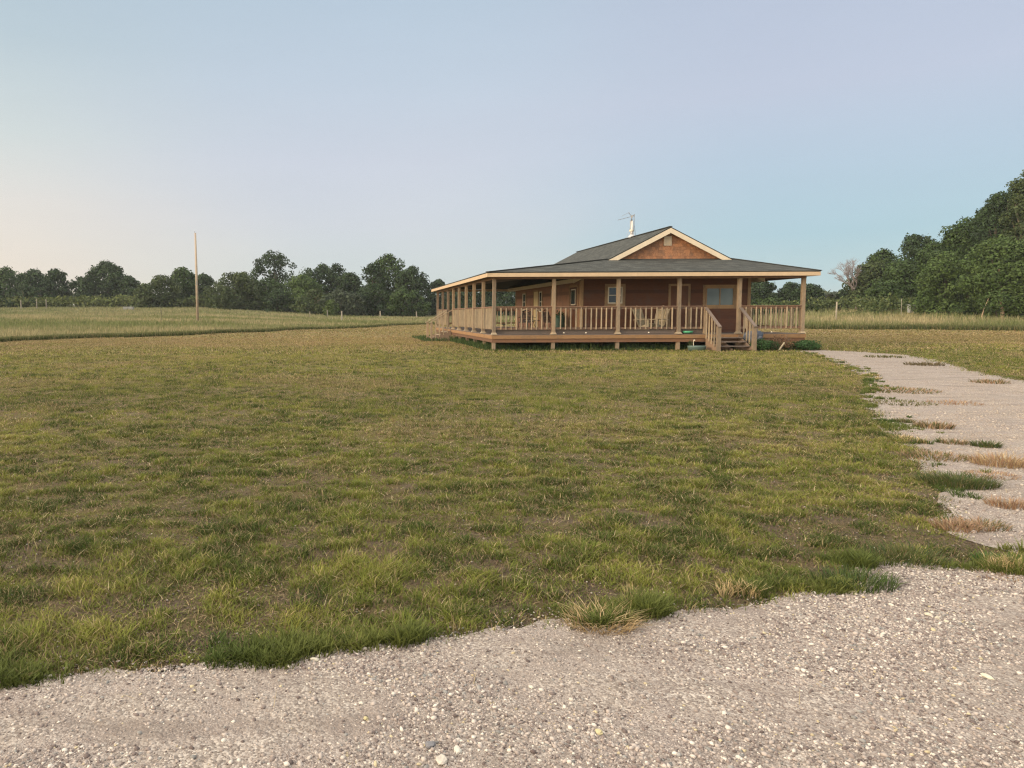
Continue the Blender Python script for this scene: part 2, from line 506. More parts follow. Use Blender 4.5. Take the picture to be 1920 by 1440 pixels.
def lawn_color(x, y, extra=0.0):
    N = len(x)
    a = fbm(x / 1.7, y / 1.7, 21, 3); b = fbm(x / 6.5, y / 6.5, 31, 3); c = fbm(x * 4.2, y * 4.2, 41, 2)
    far = sstep(12, 42, y)
    g = np.clip(.52 + (a - .5) * 1.1 + (c - .5) * 2.2 + (vn(x * 11, y * 11, 48) - .5) * 1.3 + rng.normal(0, .16, N), 0, 1)
    colr = G_DARK[None] * (1 - g[:, None]) + G_MID[None] * g[:, None]
    yel = np.clip((b - .40) * 2.0 + (c - .5) * 2.4 + rng.normal(0, .22, N) + far * .10, 0, 1)
    colr = colr * (1 - yel[:, None] * .66) + G_YEL[None] * yel[:, None] * .66
    dry = (rng.random(N) < (.19 + .20 * far + extra + .35 * sstep(.56, .72, fbm(x / 2.4, y / 2.4, 77, 3)))).astype(float)
    dc = np.where((rng.random(N) < .5)[:, None], STRAW[None], BROWN[None])
    colr = colr * (1 - dry[:, None] * .85) + dc * dry[:, None] * .85
    warm = (sstep(26, 44, y) * (.35 + .5 * fbm(x / 9, y / 3.5, 91, 2)))[:, None]
    colr = colr * (1 - warm * .8) + lin((.36, .25, .13))[None] * warm * .8
    return colr * rng.uniform(.8, 1.2, N)[:, None]

def lawn_ok(x, y):
    x = x + rng.normal(0, .035, len(x)) * np.maximum(1, y / 4); y = y + rng.normal(0, .035, len(y)) * np.maximum(1, y / 3)
    ok = ~inside(road_poly, x, y) & ~inside(drive_poly, x, y)
    ok &= ~((x > 5.9) & (x < 18.7) & (y > 30.3) & (y < 48.7))
    ok &= ~((x > 3.3 + .5 * (vn(x * 3, y * 3, 7) - .5)) & (y < 5.5) & (rng.random(len(x)) > .72))
    return ok

def scatter(y0, y1, dens, margin=1.5):
    w0 = -.56; w1 = 1.06
    area = lambda yy: (w1 - w0) * yy + 2 * margin
    N = int(dens * (area(y0) + area(y1)) / 2 * (y1 - y0))
    t = rng.random(N)
    a0, a1 = area(y0), area(y1)
    yy = y0 + (y1 - y0) * ((-a0 + np.sqrt(a0 ** 2 + t * (a1 ** 2 - a0 ** 2))) / (a1 - a0))
    xx = rng.uniform(0, 1, N) * area(yy) + w0 * yy - margin
    return xx, yy

def zone(y0, y1, dens, hmul, w, two, gap, clump):
    x, y = scatter(y0, y1, dens)
    if clump:   # pull blades towards tuft centres
        k = rng.integers(0, max(1, len(x) // clump), len(x))
        cx = x[k]; cy = y[k]; s = rng.uniform(.015, .05, len(x[k])) * max(1, y0 / 8)
        x = cx + rng.normal(0, 1, len(x)) * s * 1.3; y = cy + rng.normal(0, 1, len(y)) * s * 1.3
        ang = np.arctan2(y - cy, x - cx) + rng.normal(0, .5, len(x))
    else:
        ang = rng.uniform(0, 2 * PI, len(x))
    ok = lawn_ok(x, y)
    cov = fbm(x * 1.5, y * 1.5, 55, 3) * .28 + fbm(x * 5.5, y * 5.5, 58, 2) * .72
    ok &= rng.random(len(x)) < np.clip(sstep(gap - .10, gap + .10, cov) + .06, 0, 1)
    ok &= y < meadow_start(x, y) + .5
    x, y, ang, cov = x[ok], y[ok], ang[ok], cov[ok]
    N = len(x)
    hh = (.018 + .036 * sstep(.3, .7, fbm(x * 1.6, y * 1.6, 63, 3)) + .048 * sstep(.35, .75, vn(x * 7.5, y * 7.5, 66))) * hmul * rng.uniform(.5, 1.25, N)
    return x, y, hh, w * rng.uniform(.6, 1.3, N), ang, hh * rng.uniform(.3, 1.7, N)

def build_lawn():
    V5, C5, V3, C3 = [], [], [], []
    for (y0, y1, dens, hm, w, two, gap, cl) in ((2.6, 4.9, 11000, .60, .0046, True, .40, 16), (4.9, 6.6, 10000, .58, .0052, True, .36, 16), (6.6, 10, 5800, .60, .007, True, .34, 18), (10, 17, 2500, .62, .012, False, .34, 12),
                                                (17, 28, 800, .72, .022, False, .36, 10), (28, 46, 220, .85, .045, False, .32, 0), (46, 90, 50, .9, .10, False, .30, 0)):
        x, y, h, ww, ang, ln = zone(y0, y1, dens, hm, w, two, gap, cl)
        z = terrain(x, y)
        c = lawn_color(x, y)
        v = blade_verts(x, y, z - .004, h, ww, ln, ang, two)
        if two:
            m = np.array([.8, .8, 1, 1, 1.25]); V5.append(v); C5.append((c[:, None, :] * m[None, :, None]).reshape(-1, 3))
        else:
            V3.append(v); C3.append(np.repeat(c, 3, 0))
    # lush fringe along the gravel edges
    pts = []
    for poly, n, wid in ((road_edge, 1500, .10), (drive_poly[:len(drive_left_px)], 900, .20)):
        P = np.array(poly); seg = np.hypot(*(P[1:] - P[:-1]).T); seg = np.where(P[:-1, 1] > 12, seg * .4, seg); cum = np.concatenate([[0], np.cumsum(seg)])
        t = rng.random(n) * cum[-1]; i = np.clip(np.searchsorted(cum, t) - 1, 0, len(seg) - 1); fr = ((t - cum[i]) / np.maximum(seg[i], 1e-6))[:, None]
        d = (P[i + 1] - P[i]); nr = np.stack([-d[:, 1], d[:, 0]], 1) / np.maximum(np.hypot(d[:, 0], d[:, 1]), 1e-6)[:, None]
        q = P[i] + d * fr + nr * (np.abs(rng.normal(0, wid, n)) - .04)[:, None]
        keep = (vn(q[:, 0] * 2.2, q[:, 1] * 2.2, 301) * .65 + vn(q[:, 0] * 6, q[:, 1] * 6, 303) * .35) > np.where((q[:, 0] > 3.1) & (q[:, 1] < 5.6), .57, .525)
        pts.append(q[keep])
    q = np.concatenate(pts)
    nb = 34
    cx = np.repeat(q[:, 0], nb); cy = np.repeat(q[:, 1], nb)
    N = len(cx)
    x = cx + rng.normal(0, .022, N); y = cy + rng.normal(0, .022, N); ang = np.arctan2(y - cy, x - cx) + rng.normal(0, .4, N)
    h = np.repeat(rng.uniform(.02, .05, len(q)) + .05 * vn(q[:, 0] * 3.3, q[:, 1] * 3.3, 309) ** 2, nb) * rng.uniform(.5, 1.2, N)
    g = np.repeat(vn(q[:, 0] * 1.5, q[:, 1] * 1.5, 99), nb)
    dead = np.repeat(vn(q[:, 0] * 2.6, q[:, 1] * 2.6, 305) > .76, nb) & (rng.random(N) < .6)
    c = lin((.055, .09, .022))[None] * (1 - g[:, None]) + lin((.165, .18, .045))[None] * g[:, None]
    c = np.where(dead[:, None], STRAW[None] * rng.uniform(.8, 1.3, N)[:, None], c) * rng.uniform(.75, 1.3, N)[:, None]
    v = blade_verts(x, y, np.zeros(N) - .004, h, .006 * np.clip(y / 6, 1, 4) * rng.uniform(.6, 1.3, N), h * rng.uniform(.2, 1.1, N), ang, True)
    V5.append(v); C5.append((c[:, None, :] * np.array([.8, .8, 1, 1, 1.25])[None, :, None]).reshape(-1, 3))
    for (y0, y1, dens, w_) in ((2.6, 6.2, 2200, .0045), (6.2, 11, 1100, .007), (11, 20, 420, .014)):
        x, y = scatter(y0, y1, dens); ok = lawn_ok(x, y); x, y = x[ok], y[ok]; N = len(x)
        t = np.clip(rng.random(N) * .8 + (fbm(x * 2, y * 2, 88, 2) - .4), 0, 1)[:, None]
        c = (BROWN[None] * .8 * (1 - t) + STRAW[None] * t) * rng.uniform(.55, 1.2, N)[:, None]
        gg = rng.random(N) < .5; c[gg] = G_MID * rng.uniform(.6, 1.2, gg.sum())[:, None]
        v = blade_verts(x, y, rng.uniform(.0, .012, N), rng.uniform(.002, .02, N), np.full(N, w_), rng.uniform(.015, .05, N), rng.uniform(0, 2 * PI, N), True)
        V5.append(v); C5.append(np.repeat(c, 5, 0))
    # fallen straw lying about
    x, y = scatter(2.6, 11, 42); ok = lawn_ok(x, y) | (rng.random(len(x)) < .10); x, y = x[ok], y[ok]; N = len(x)
    a = rng.uniform(0, 2 * PI, N); L = rng.uniform(.03, .13, N)
    v = blade_verts(x, y, rng.uniform(.012, .05, N), rng.uniform(-.01, .03, N), np.full(N, .003) * np.clip(y / 4, 1, 3), L, a, True)
    V5.append(v); C5.append(np.repeat(lin((.50, .41, .25))[None] * rng.uniform(.6, 1.3, N)[:, None], 5, 0))
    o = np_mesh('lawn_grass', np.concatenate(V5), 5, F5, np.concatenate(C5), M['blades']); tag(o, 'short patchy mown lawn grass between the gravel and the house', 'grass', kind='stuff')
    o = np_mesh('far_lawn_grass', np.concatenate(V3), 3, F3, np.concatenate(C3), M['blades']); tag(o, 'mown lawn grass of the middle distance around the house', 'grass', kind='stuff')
build_lawn()

def build_meadow():
    V, C = [], []
    for (y0, y1, dens, w) in ((42, 66, 26, .06), (66, 100, 13, .10), (100, 195, 4.5, .18)):
        x, y = scatter(y0, y1, dens, 8)
        ms = meadow_start(x, y)
        ok = (y > ms + rng.normal(0, .15, len(x))) & ~((x > 5.4) & (x < 19.2) & (y > 29.5) & (y < 50))
        x, y, ms = x[ok], y[ok], ms[ok]; N = len(x)
        d = y - ms
        hh = (.34 + .42 * fbm(x / 5, y / 5, 201, 3)) * rng.uniform(.55, 1.2, N)
        right = (x / y > .5)
        hh = np.where(right, hh * 1.25, hh * .66)
        a = fbm(x / 10, y / 6, 207, 3); b = fbm(x / 3, y / 2, 209, 2)
        g = np.clip((a - .35) * 2.6 + (b - .5) * 1.2 + rng.normal(0, .2, N), 0, 1)
        c = lin((.165, .19, .07))[None] * (1 - g[:, None]) + lin((.40, .335, .19))[None] * g[:, None]
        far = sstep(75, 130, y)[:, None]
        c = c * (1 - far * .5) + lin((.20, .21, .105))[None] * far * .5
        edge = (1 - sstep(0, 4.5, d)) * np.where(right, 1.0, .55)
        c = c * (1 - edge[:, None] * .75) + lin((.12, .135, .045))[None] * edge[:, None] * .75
        c = c * rng.uniform(.75, 1.25, N)[:, None]
        v = blade_verts(x, y, terrain(x, y) - .02, hh, w * rng.uniform(.5, 1.3, N), hh * rng.uniform(0, .6, N), rng.uniform(0, 2 * PI, N), False)
        V.append(v); C.append(np.repeat(c, 3, 0))
    # dense front edge of the unmown grass
    N = 60000
    side = rng.random(N) < .72
    u = np.where(side, rng.uniform(-.62, .14, N), rng.uniform(.60, 1.0, N))
    ms = np.interp(u, BX, BYv)
    y = meadow_start(u * ms, ms) + np.abs(rng.normal(0, .8, N)); x = u * y
    hh = rng.uniform(.14, .46, N) * np.where(side, .72, 1.1)
    c = lin((.085, .105, .035))[None] * rng.uniform(.6, 1.6, N)[:, None]
    st = rng.random(N) < .30; c[st] = lin((.26, .22, .11)) * rng.uniform(.8, 1.2, st.sum())[:, None]
    V.append(blade_verts(x, y, terrain(x, y) - .02, hh, rng.uniform(.03, .07, N), hh * rng.uniform(0, .5, N), rng.uniform(0, 2 * PI, N), False)); C.append(np.repeat(c, 3, 0))
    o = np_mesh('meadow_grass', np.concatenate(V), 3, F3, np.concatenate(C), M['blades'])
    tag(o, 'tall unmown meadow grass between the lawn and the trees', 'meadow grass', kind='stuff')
build_meadow()

# ------------------------------------------------------------------ loose stones
ico = bmesh.new(); bmesh.ops.create_icosphere(ico, subdivisions=1, radius=1)
ICO_V = np.array([v.co[:] for v in ico.verts]); ICO_F = [tuple(v.index for v in f.verts) for f in ico.faces]; ico.free()
OCT_V = np.array([(1, 0, 0), (0, 1, 0), (-1, 0, 0), (0, -1, 0), (0, 0, 1), (0, 0, -1)], float)
OCT_F = [(0, 1, 4), (1, 2, 4), (2, 3, 4), (3, 0, 4), (1, 0, 5), (2, 1, 5), (3, 2, 5), (0, 3, 5)]

def stone_color(N, x, y):
    t = rng.random(N)
    c = np.zeros((N, 3))
    pal = [(0.0, (.12, .092, .085)), (.2, (.24, .195, .178)), (.5, (.36, .305, .27)), (.82, (.49, .425, .38)), (1.0, (.70, .64, .56))]
    for k in range(3): c[:, k] = np.interp(t, [p[0] for p in pal], [p[1][k] for p in pal])
    yel = rng.random(N) < .02; c[yel] = lin((.52, .44, .29)) * rng.uniform(.8, 1.1, yel.sum())[:, None]
    gr = rng.random(N) < .06; c[gr] = lin((.28, .27, .255)) * rng.uniform(.7, 1.2, gr.sum())[:, None]
    fl = (.55 * sstep(4.5, 8, y))[:, None]; c = c * (1 - fl) + lin((.46, .385, .315))[None] * fl
    p = fbm(x * .9, y * .9, 401, 3)[:, None]
    return c * (.78 + .3 * p)

def stones(name, x, y, size, base, faces, label):
    N = len(x); n = len(base)
    s = size[:, None] * np.stack([rng.uniform(.7, 1.3, N), rng.uniform(.6, 1.1, N), rng.uniform(.4, .8, N)], 1)
    jit = rng.uniform(.72, 1.28, (N, n, 1))
    v = base[None] * jit * s[:, None, :]
    a = rng.uniform(0, 2 * PI, N); ca, sa = np.cos(a)[:, None], np.sin(a)[:, None]
    b = rng.normal(0, .35, N); cb, sb = np.cos(b)[:, None], np.sin(b)[:, None]
    X, Y, Z = v[..., 0], v[..., 1], v[..., 2]
    X, Z = X * cb + Z * sb, -X * sb + Z * cb
    X, Y = X * ca - Y * sa, X * sa + Y * ca
    v = np.stack([X + x[:, None], Y + y[:, None], Z + (s[:, 2] * .45)[:, None] + .004], -1)
    c = np.repeat(stone_color(N, x, y), n, 0)
    return np_mesh(name, v.reshape(-1, 3), n, faces, c, M['stones'])

def build_stones():
    big = road_poly; xs, ys, ss = [], [], []
    def add(y0, y1, dens, s0, s1, poly, edge=.0):
        x, y = scatter(y0, y1, dens, 1.2)
        ok = inside(poly, x, y)
        if edge:
            ok |= inside(poly, x, y + np.where(rng.random(len(x)) < .5, -1, 1) * edge * rng.random(len(x)) ** 2) & (rng.random(len(x)) < .25)
        dn = fbm(x * 2.2, y * 2.2, 411, 3)
        ok &= rng.random(len(x)) < .14 + 1.0 * sstep(.32, .62, dn)
        x, y = x[ok], y[ok]
        s = s0 + (s1 - s0) * rng.random(len(x)) ** 2.2
        return x, y, s
    A = [add(2.1, 4.8, 14000, .0026, .0085, road_poly, .3), add(4.0, 9, 4000, .003, .008, drive_poly, .35), add(9, 16, 700, .005, .011, drive_poly), add(16, 33, 60, .010, .02, drive_poly)]
    x, y, s = [np.concatenate(k) for k in zip(*A)]
    o = stones('gravel_chips', x, y, s, OCT_V, OCT_F, ''); tag(o, 'small crushed limestone chips strewn over the gravel', 'gravel', kind='stuff')
    A = [add(2.1, 4.8, 2600, .0055, .012, road_poly, .15), add(4.2, 12, 130, .008, .018, drive_poly, .1)]
    x, y, s = [np.concatenate(k) for k in zip(*A)]
    # crumbs of soil and stray stones in the front of the lawn
    xl, yl = scatter(2.8, 7.5, 420, .5); ok = ~inside(road_poly, xl, yl) & ~inside(drive_poly, xl, yl) & (rng.random(len(xl)) < np.clip(1.2 - (yl - 3) * .22, .15, 1)); xl, yl = xl[ok], yl[ok]
    cr = stones('soil_crumbs', xl, yl, rng.uniform(.003, .009, len(xl)), OCT_V, OCT_F, '')
    at_ = cr.data.color_attributes['Col']; cc = np.ones((len(cr.data.vertices), 4), np.float32); at_.data.foreach_get('color', cc.ravel() if False else (buf := np.zeros(cc.size, np.float32)))
    buf = buf.reshape(-1, 4); mix_ = np.repeat((rng.random(len(xl)) < .75), 6)
    buf[mix_, :3] = buf[mix_, :3] * np.array([.42, .34, .27]); at_.data.foreach_set('color', buf.ravel())
    tag(cr, 'soil crumbs and stray stones between the grass near the road', 'soil', kind='stuff')
    o = stones('gravel_stones', x, y, s, ICO_V, ICO_F, ''); tag(o, 'coarser pale gravel stones lying on the road surface', 'gravel', kind='stuff')
build_stones()

def single_stone(px, py, size, c, label, el=1.3):
    size *= .72; c = tuple(v * .85 for v in c)
    gx, gy = ground(px, py)
    bm = bmesh.new(); bmesh.ops.create_icosphere(bm, subdivisions=2, radius=1)
    for v in bm.verts:
        k = 1 + rnd.uniform(-.20, .20) + .15 * math.sin(v.co.x * 3 + px) * math.cos(v.co.y * 2.4 + py)
        v.co = Vector((v.co.x * size * el * k, v.co.y * size * .8 * k, v.co.z * size * .55 * k))
    me = D.meshes.new('stone'); bm.to_mesh(me); bm.free()
    t = NT('stone_' + label.split()[0]); n = t.noise(t.world(), 60, 4, .7)
    t.l(t.ramp(n, [(.3, tuple(x * .75 for x in c)), (.7, c)]), t.b.inputs['Base Color']); t.rough(.9); t.bump(n, .5, .004)
    me.materials.append(t.m)
    o = link(D.objects.new('stone', me)); o.location = (gx, gy, .006 + size * .30); o.rotation_euler = (rnd.uniform(-.2, .2), rnd.uniform(-.2, .2), rnd.uniform(0, 3))
    tag(o, label, 'stone', 'larger stones on the gravel')
for a in ((1850, 1275, .020, (.78, .74, .58), 'long pale cream stone alone on the gravel at lower right', 1.7),
          (590, 1241, .022, (.78, .72, .58), 'white stone lying against the grass edge on the left', 1.4),
          (677, 1323, .016, (.75, .70, .60), 'small upright cream stone just above the yellowish one', .9),
          (686, 1353, .016, (.62, .54, .30), 'yellowish stone just below the small cream one', .9),
          (806, 1405, .028, (.25, .245, .26), 'dark blue grey stone near the bottom edge of the gravel', .9),
          (858, 1415, .024, (.70, .66, .58), 'knobbly white stone just right of the dark blue grey one', 1.1),
          (828, 1432, .030, (.66, .60, .52), 'pale lump at the very bottom below the blue grey stone', 1.2),
          (1123, 1380, .021, (.66, .58, .34), 'yellow limestone lump at bottom centre of the gravel', 1.2),
          (996, 1293, .016, (.80, .76, .64), 'round whitish stone in the middle of the gravel', 1.0),
          (1741, 1157, .022, (.72, .66, .52), 'largest stone of the cream row near the grass tip', 1.3),
          (1758, 1163, .017, (.66, .60, .46), 'middle stone of the cream row near the grass tip', 1.0),
          (1774, 1170, .015, (.72, .66, .52), 'rightmost stone of the cream row near the grass tip', 1.2),
          (1605, 1118, .012, (.76, .70, .52), 'small pale stone right under the dark green grass tip', 1.3)):
    single_stone(*a)

# ------------------------------------------------------------------ grass tufts that stand alone
def tuft(px, py, rad, h, n, cols, label, lay=1.0, flat=1.0):
    if py < 1000: flat = min(flat, 1.15); rad *= .85; h *= .8; n = int(n * .8)
    gx, gy = ground(px, py)
    th = rng.uniform(0, 2 * PI, n); rr = rad * np.sqrt(rng.random(n))
    x = np.cos(th) * rr * flat; y = np.sin(th) * rr
    ang = th + rng.normal(0, .6, n)
    hh = h * rng.uniform(.35, 1.15, n)
    c = np.array(cols)[rng.integers(0, len(cols), n)] * rng.uniform(.7, 1.25, n)[:, None]
    w = .0045 * max(1, gy / 4.5)
    v = blade_verts(x, y, np.zeros(n) + .002, hh, w * rng.uniform(.6, 1.3, n), hh * rng.uniform(.3, 1.4, n) * lay, ang, True)
    o = np_mesh('grass_tuft', v, 5, F5, np.repeat(c, 5, 0), M['blades'])
    o.location = (gx, gy, .004)
    if rad * flat > .37:
        o.name = 'weed_patch'; tag(o, label, 'weeds', kind='stuff')
    else:
        tag(o, label, 'grass tuft', 'tufts along and on the gravel')
ST = [(.46, .33, .17), (.36, .25, .13), (.54, .42, .24)]; RU = [(.38, .25, .155), (.33, .20, .125), (.44, .32, .20)]; GD = [(.05, .085, .025), (.08, .12, .03), (.10, .13, .05)]; OL = [(.13, .13, .05), (.20, .17, .08), (.10, .11, .04)]
for a in ((1125, 1176, .12, .062, 420, ST, 'straw coloured dry grass tuft spilling over the gravel edge', 2.2, 1.3),
          (1680, 733, .75, .06, 900, OL + RU, 'long olive and tan weed tongue reaching from the lawn into the driveway', 1.2, 2.0),
          (1690, 757, .50, .05, 400, OL, 'thin dark weed line just below the long tongue', 1.2, 2.0),
          (1748, 858, .32, .06, 700, OL + RU, 'ragged olive patch bulging from the lawn beside the tan clump', 1.1, 1.5),
          (1795, 908, .30, .09, 1700, GD + OL, 'thick dark green tongue of grass on the driveway', 1.1, 1.6),
          (1600, 1098, .15, .07, 520, GD, 'dark green grass tip pointing onto the near gravel', 1.0, 1.5),
          (1690, 1050, .17, .07, 520, GD + OL, 'mixed green clump on the grass strip between road and driveway', 1.0, 1.5),
          (1875, 1056, .10, .04, 420, [(.07, .16, .03), (.06, .13, .03)], 'small bright green patch on the strip at right edge', .8, 1.6),
          (1895, 1082, .12, .02, 260, RU, 'flat rusty dead patch below the bright green one', 1.6, 1.8),
          (1790, 992, .16, .07, 560, RU, 'rusty red dead clump at the end of the lawn corner', 1.2, 1.0),
          (1840, 990, .17, .06, 520, RU + OL, 'reddish brown low clump on the driveway beside the rusty one', 1.2, 1.6),
          (1893, 950, .16, .07, 460, RU, 'rust tinted tuft on the driveway nearest the right edge', 1.1, 1.1),
          (1885, 872, .30, .11, 900, ST + RU, 'large tan dry clump on the driveway at right edge', 1.1, 1.5),
          (1860, 893, .22, .03, 420, RU, 'flat orange dead patch in front of the large tan clump', 1.5, 1.8),
          (1848, 838, .15, .08, 380, OL + GD, 'small olive tuft alone in the middle of the driveway', 1, 1.1),
          (1788, 832, .16, .06, 300, RU + OL, 'faint rusty tuft between two olive tufts on the driveway', 1.1, 1.4),
          (1750, 802, .24, .09, 560, OL + RU, 'round olive and rust tuft on the left half of driveway', 1.0, 1.3),
          (1694, 792, .14, .06, 260, OL, 'thin olive tuft close to the lawn edge of the driveway', 1, 1.6),
          (1658, 670, .60, .09, 260, OL, 'far tuft on the driveway near the house', 1, 1.4),
          (1733, 685, .50, .12, 320, [(.12, .10, .05), (.18, .14, .08)], 'dark far tuft in the middle of the far driveway', 1, 1.3),
          (1858, 718, .40, .10, 260, OL + RU, 'small far brown tuft near the bend of the driveway', 1, 1.2),
          (1790, 757, .40, .05, 260, RU, 'flat faint rusty streak of weeds across the driveway', 1.3, 2.0)):
    tuft(*a)

# ------------------------------------------------------------------ house
def wloc(o):
    v = Vector((0, 0, 0))
    while o is not None:
        v += o.location; o = o.parent
    return v

def part(mb, name, m, parent, org=None, label=None, **kw):
    """mb is written in world coordinates; the part keeps its own origin at org"""
    org = Vector(org) if org is not None else Vector(mb.v[0])
    o = mb.build(name, m, parent, origin=tuple(org), **kw)
    o.location = org - wloc(parent)
    if label: o['label'] = label
    return o

house = empty('farmhouse', (14, 39, 0), 'cedar sided farmhouse with grey shingle roof and wraparound covered porch', 'house')
DX0, DX1, DY0, DY1, DZ = 5.93, 18.62, 30.08, 48.9, .655       # deck
WX0, WX1, WY0, WY1 = 10.3, 17.68, 32.6, 45.0                  # walls
RX, RZ, RS = 14.02, 5.20, .515                                 # ridge x, z, slope
EX0, EX1, EY0, EY1, EZ = 5.62, 18.93, 29.68, 49.2, 3.17       # porch roof eaves

def lap_wall(mb, a, b, z0, z1, out, step=.16, th=.032, proud=.004):
    """lap siding between ground points a and b, facing out"""
    a = Vector((a[0], a[1], 0)); b = Vector((b[0], b[1], 0)); o = Vector((out[0], out[1], 0))
    z = z0
    while z < z1 - .01:
        t = min(z + step, z1)
        p = [a + o * th, b + o * th, b + o * proud, a + o * proud]
        n = len(mb.v)
        zz = (z, z, t, t)
        mb.v += [(q.x, q.y, h) for q, h in zip(p, zz)] + [(a.x, a.y, z), (b.x, b.y, z), (b.x, b.y, t), (a.x, a.y, t)]
        mb.f += [[n + i for i in q] for q in ((0, 1, 2, 3), (4, 7, 6, 5), (0, 4, 5, 1), (1, 5, 6, 2), (2, 6, 7, 3), (3, 7, 4, 0))]
        z = t
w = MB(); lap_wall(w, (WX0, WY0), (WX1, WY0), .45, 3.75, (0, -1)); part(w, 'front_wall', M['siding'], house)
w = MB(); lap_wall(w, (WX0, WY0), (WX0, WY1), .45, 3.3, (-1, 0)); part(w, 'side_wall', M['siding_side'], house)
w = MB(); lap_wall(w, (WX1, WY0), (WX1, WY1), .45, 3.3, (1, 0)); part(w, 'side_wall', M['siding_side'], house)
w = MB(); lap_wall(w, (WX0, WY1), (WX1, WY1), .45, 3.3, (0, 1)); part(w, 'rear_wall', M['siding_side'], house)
w = MB().box(WX0 + .03, WX1 - .03, WY0 + .03, WY1 - .03, .05, .5); part(w, 'foundation', M['bark'], house)
# gables: cedar shingles in rows
def gable(y, out):
    g = MB(); z = 3.72; row = 0
    g.poly([(WX0, y, 3.2), (WX1, y, 3.2), (RX, y, RZ - .10)])
    while z < RZ - .12:
        half = (RZ - .06 - z) / RS
        x = RX - half - rnd.random() * .12
        while x < RX + half:
            wd = rnd.uniform(.09, .2); x0, x1 = max(x, RX - half), min(x + wd - .006, RX + half)
            if x1 - x0 > .01:
                dz = rnd.uniform(-.008, .008); th = rnd.uniform(.018, .03)
                zt0 = min(z + .15, RZ - .06 - abs(x0 - RX) * RS); zt1 = min(z + .15, RZ - .06 - abs(x1 - RX) * RS)
                n = len(g.v)
                g.v += [(x0, y + out * th, z + dz), (x1, y + out * th, z + dz), (x1, y + out * .006, max(zt1, z + .02)), (x0, y + out * .006, max(zt0, z + .02)),
                        (x0, y, z + dz), (x1, y, z + dz)]
                g.f += [[n, n + 1, n + 2, n + 3], [n + 4, n + 5, n + 1, n], [n, n + 3, n + 4], [n + 1, n + 5, n + 2]]
            x += wd
        z += .135; row += 1
    return g
part(gable(WY0, -1), 'front_gable', M['shingle_wall'], house)
part(gable(WY1, 1), 'rear_gable', M['shingle_wall'], house)

def roof_obj(name, quads, th=.05):
    """quads: polygons whose first edge runs along the eave; uv in metres"""
    vs, fs, uvs = [], [], []
    for q in quads:
        q = [Vector(p) for p in q]
        ex = (q[1] - q[0]).normalized(); nn = (q[1] - q[0]).cross(q[-1] - q[0]).normalized()
        if nn.z < 0: nn = -nn
        ey = nn.cross(ex).normalized()
        if (q[-1] - q[0]).dot(ey) < 0: ey = -ey
        n = len(vs); m = len(q)
        vs += q + [p - nn * th for p in q]
        tops = list(range(n, n + m)); fs.append(tops); uvs.append([((p - q[0]).dot(ex), (p - q[0]).dot(ey)) for p in q])
        fs.append([n + m + i for i in range(m)][::-1]); uvs.append([(0, 0)] * m)
        for i in range(m):
            j = (i + 1) % m
            fs.append([n + i, n + m + i, n + m + j, n + j]); uvs.append([(0, 0)] * 4)
    org = vs[0].copy()
    me = D.meshes.new(name); me.from_pydata([tuple(v - org) for v in vs], [], fs)
    uvl = me.uv_layers.new(name='UVMap')
    for p, uu in zip(me.polygons, uvs):
        for li, u in zip(p.loop_indices, uu): uvl.data[li].uv = u
    me.materials.append(M['roof'])
    o = link(D.objects.new(name, me), house); o.location = org - wloc(house)
    return o
ry0, ry1 = WY0 - .34, WY1 + .3
def mz(x): return RZ + .02 - abs(x - RX) * RS
main_roof = roof_obj('main_roof', [[(9.85, ry0, mz(9.85)), (9.85, ry1, mz(9.85)), (RX, ry1, mz(RX)), (RX, ry0, mz(RX))],
                       [(18.15, ry0, mz(18.15)), (18.15, ry1, mz(18.15)), (RX, ry1, mz(RX)), (RX, ry0, mz(RX))]])
HL, HR, HZ = 11.6, 16.75, 3.88
porch_roof = roof_obj('porch_roof', [[(EX0, EY0, EZ), (EX1, EY0, EZ), (HR, WY0, HZ), (HL, WY0, HZ)],
                        [(EX0, EY0, EZ), (EX0, EY1, EZ), (HL, 45.8, HZ), (HL, WY0, HZ)],
                        [(EX1, EY0, EZ), (EX1, EY1, EZ), (HR, 45.8, HZ), (HR, WY0, HZ)],
                        [(EX0, EY1, EZ), (EX1, EY1, EZ), (HR, 45.8, HZ), (HL, 45.8, HZ)]], .04)
# ridge and hip caps
c = MB().bar((RX, ry0, RZ + .035), (RX, ry1, RZ + .035), .13, .03); part(c, 'ridge_cap', M['roof'], main_roof)
for a_, b_ in (((EX0, EY0, EZ + .01), (HL, WY0, HZ + .015)), ((EX1, EY0, EZ + .01), (HR, WY0, HZ + .015))): part(MB().bar(a_, b_, .22, .03), 'hip_cap', M['roof'], porch_roof)
# rake boards of the main gable
for sx in (-1, 1):
    xe = 9.85 if sx < 0 else 18.15
    for yy in (ry0 - .012, ry1 + .012):
        n_ = MB()
        a, b = Vector((RX, yy, mz(RX) - .05)), Vector((xe, yy, mz(xe) - .05))
        q = [a, b, b - Vector((0, 0, .215)), a - Vector((0, 0, .215))]
        n_.slab(q, .035, (0, -1 if yy < 40 else 1, 0))
        part(n_, 'rake_board', M['rake'], house)
    n_ = MB(); n_.slab([(RX, ry0 - .01, mz(RX) - .045), (xe, ry0 - .01, mz(xe) - .045), (xe, WY0 + .02, mz(xe) - .045), (RX, WY0 + .02, mz(RX) - .045)], .012)
    part(n_, 'gable_soffit', M['soffit'], house)
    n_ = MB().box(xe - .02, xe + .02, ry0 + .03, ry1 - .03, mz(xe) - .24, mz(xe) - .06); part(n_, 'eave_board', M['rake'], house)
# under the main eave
n_ = MB().slab([(9.87, ry0 + .05, 2.97), (WX0 - .03, ry0 + .05, 2.97), (WX0 - .03, ry1 - .05, 2.97), (9.87, ry1 - .05, 2.97)], .02); part(n_, 'eave_soffit', M['soffit'], house)

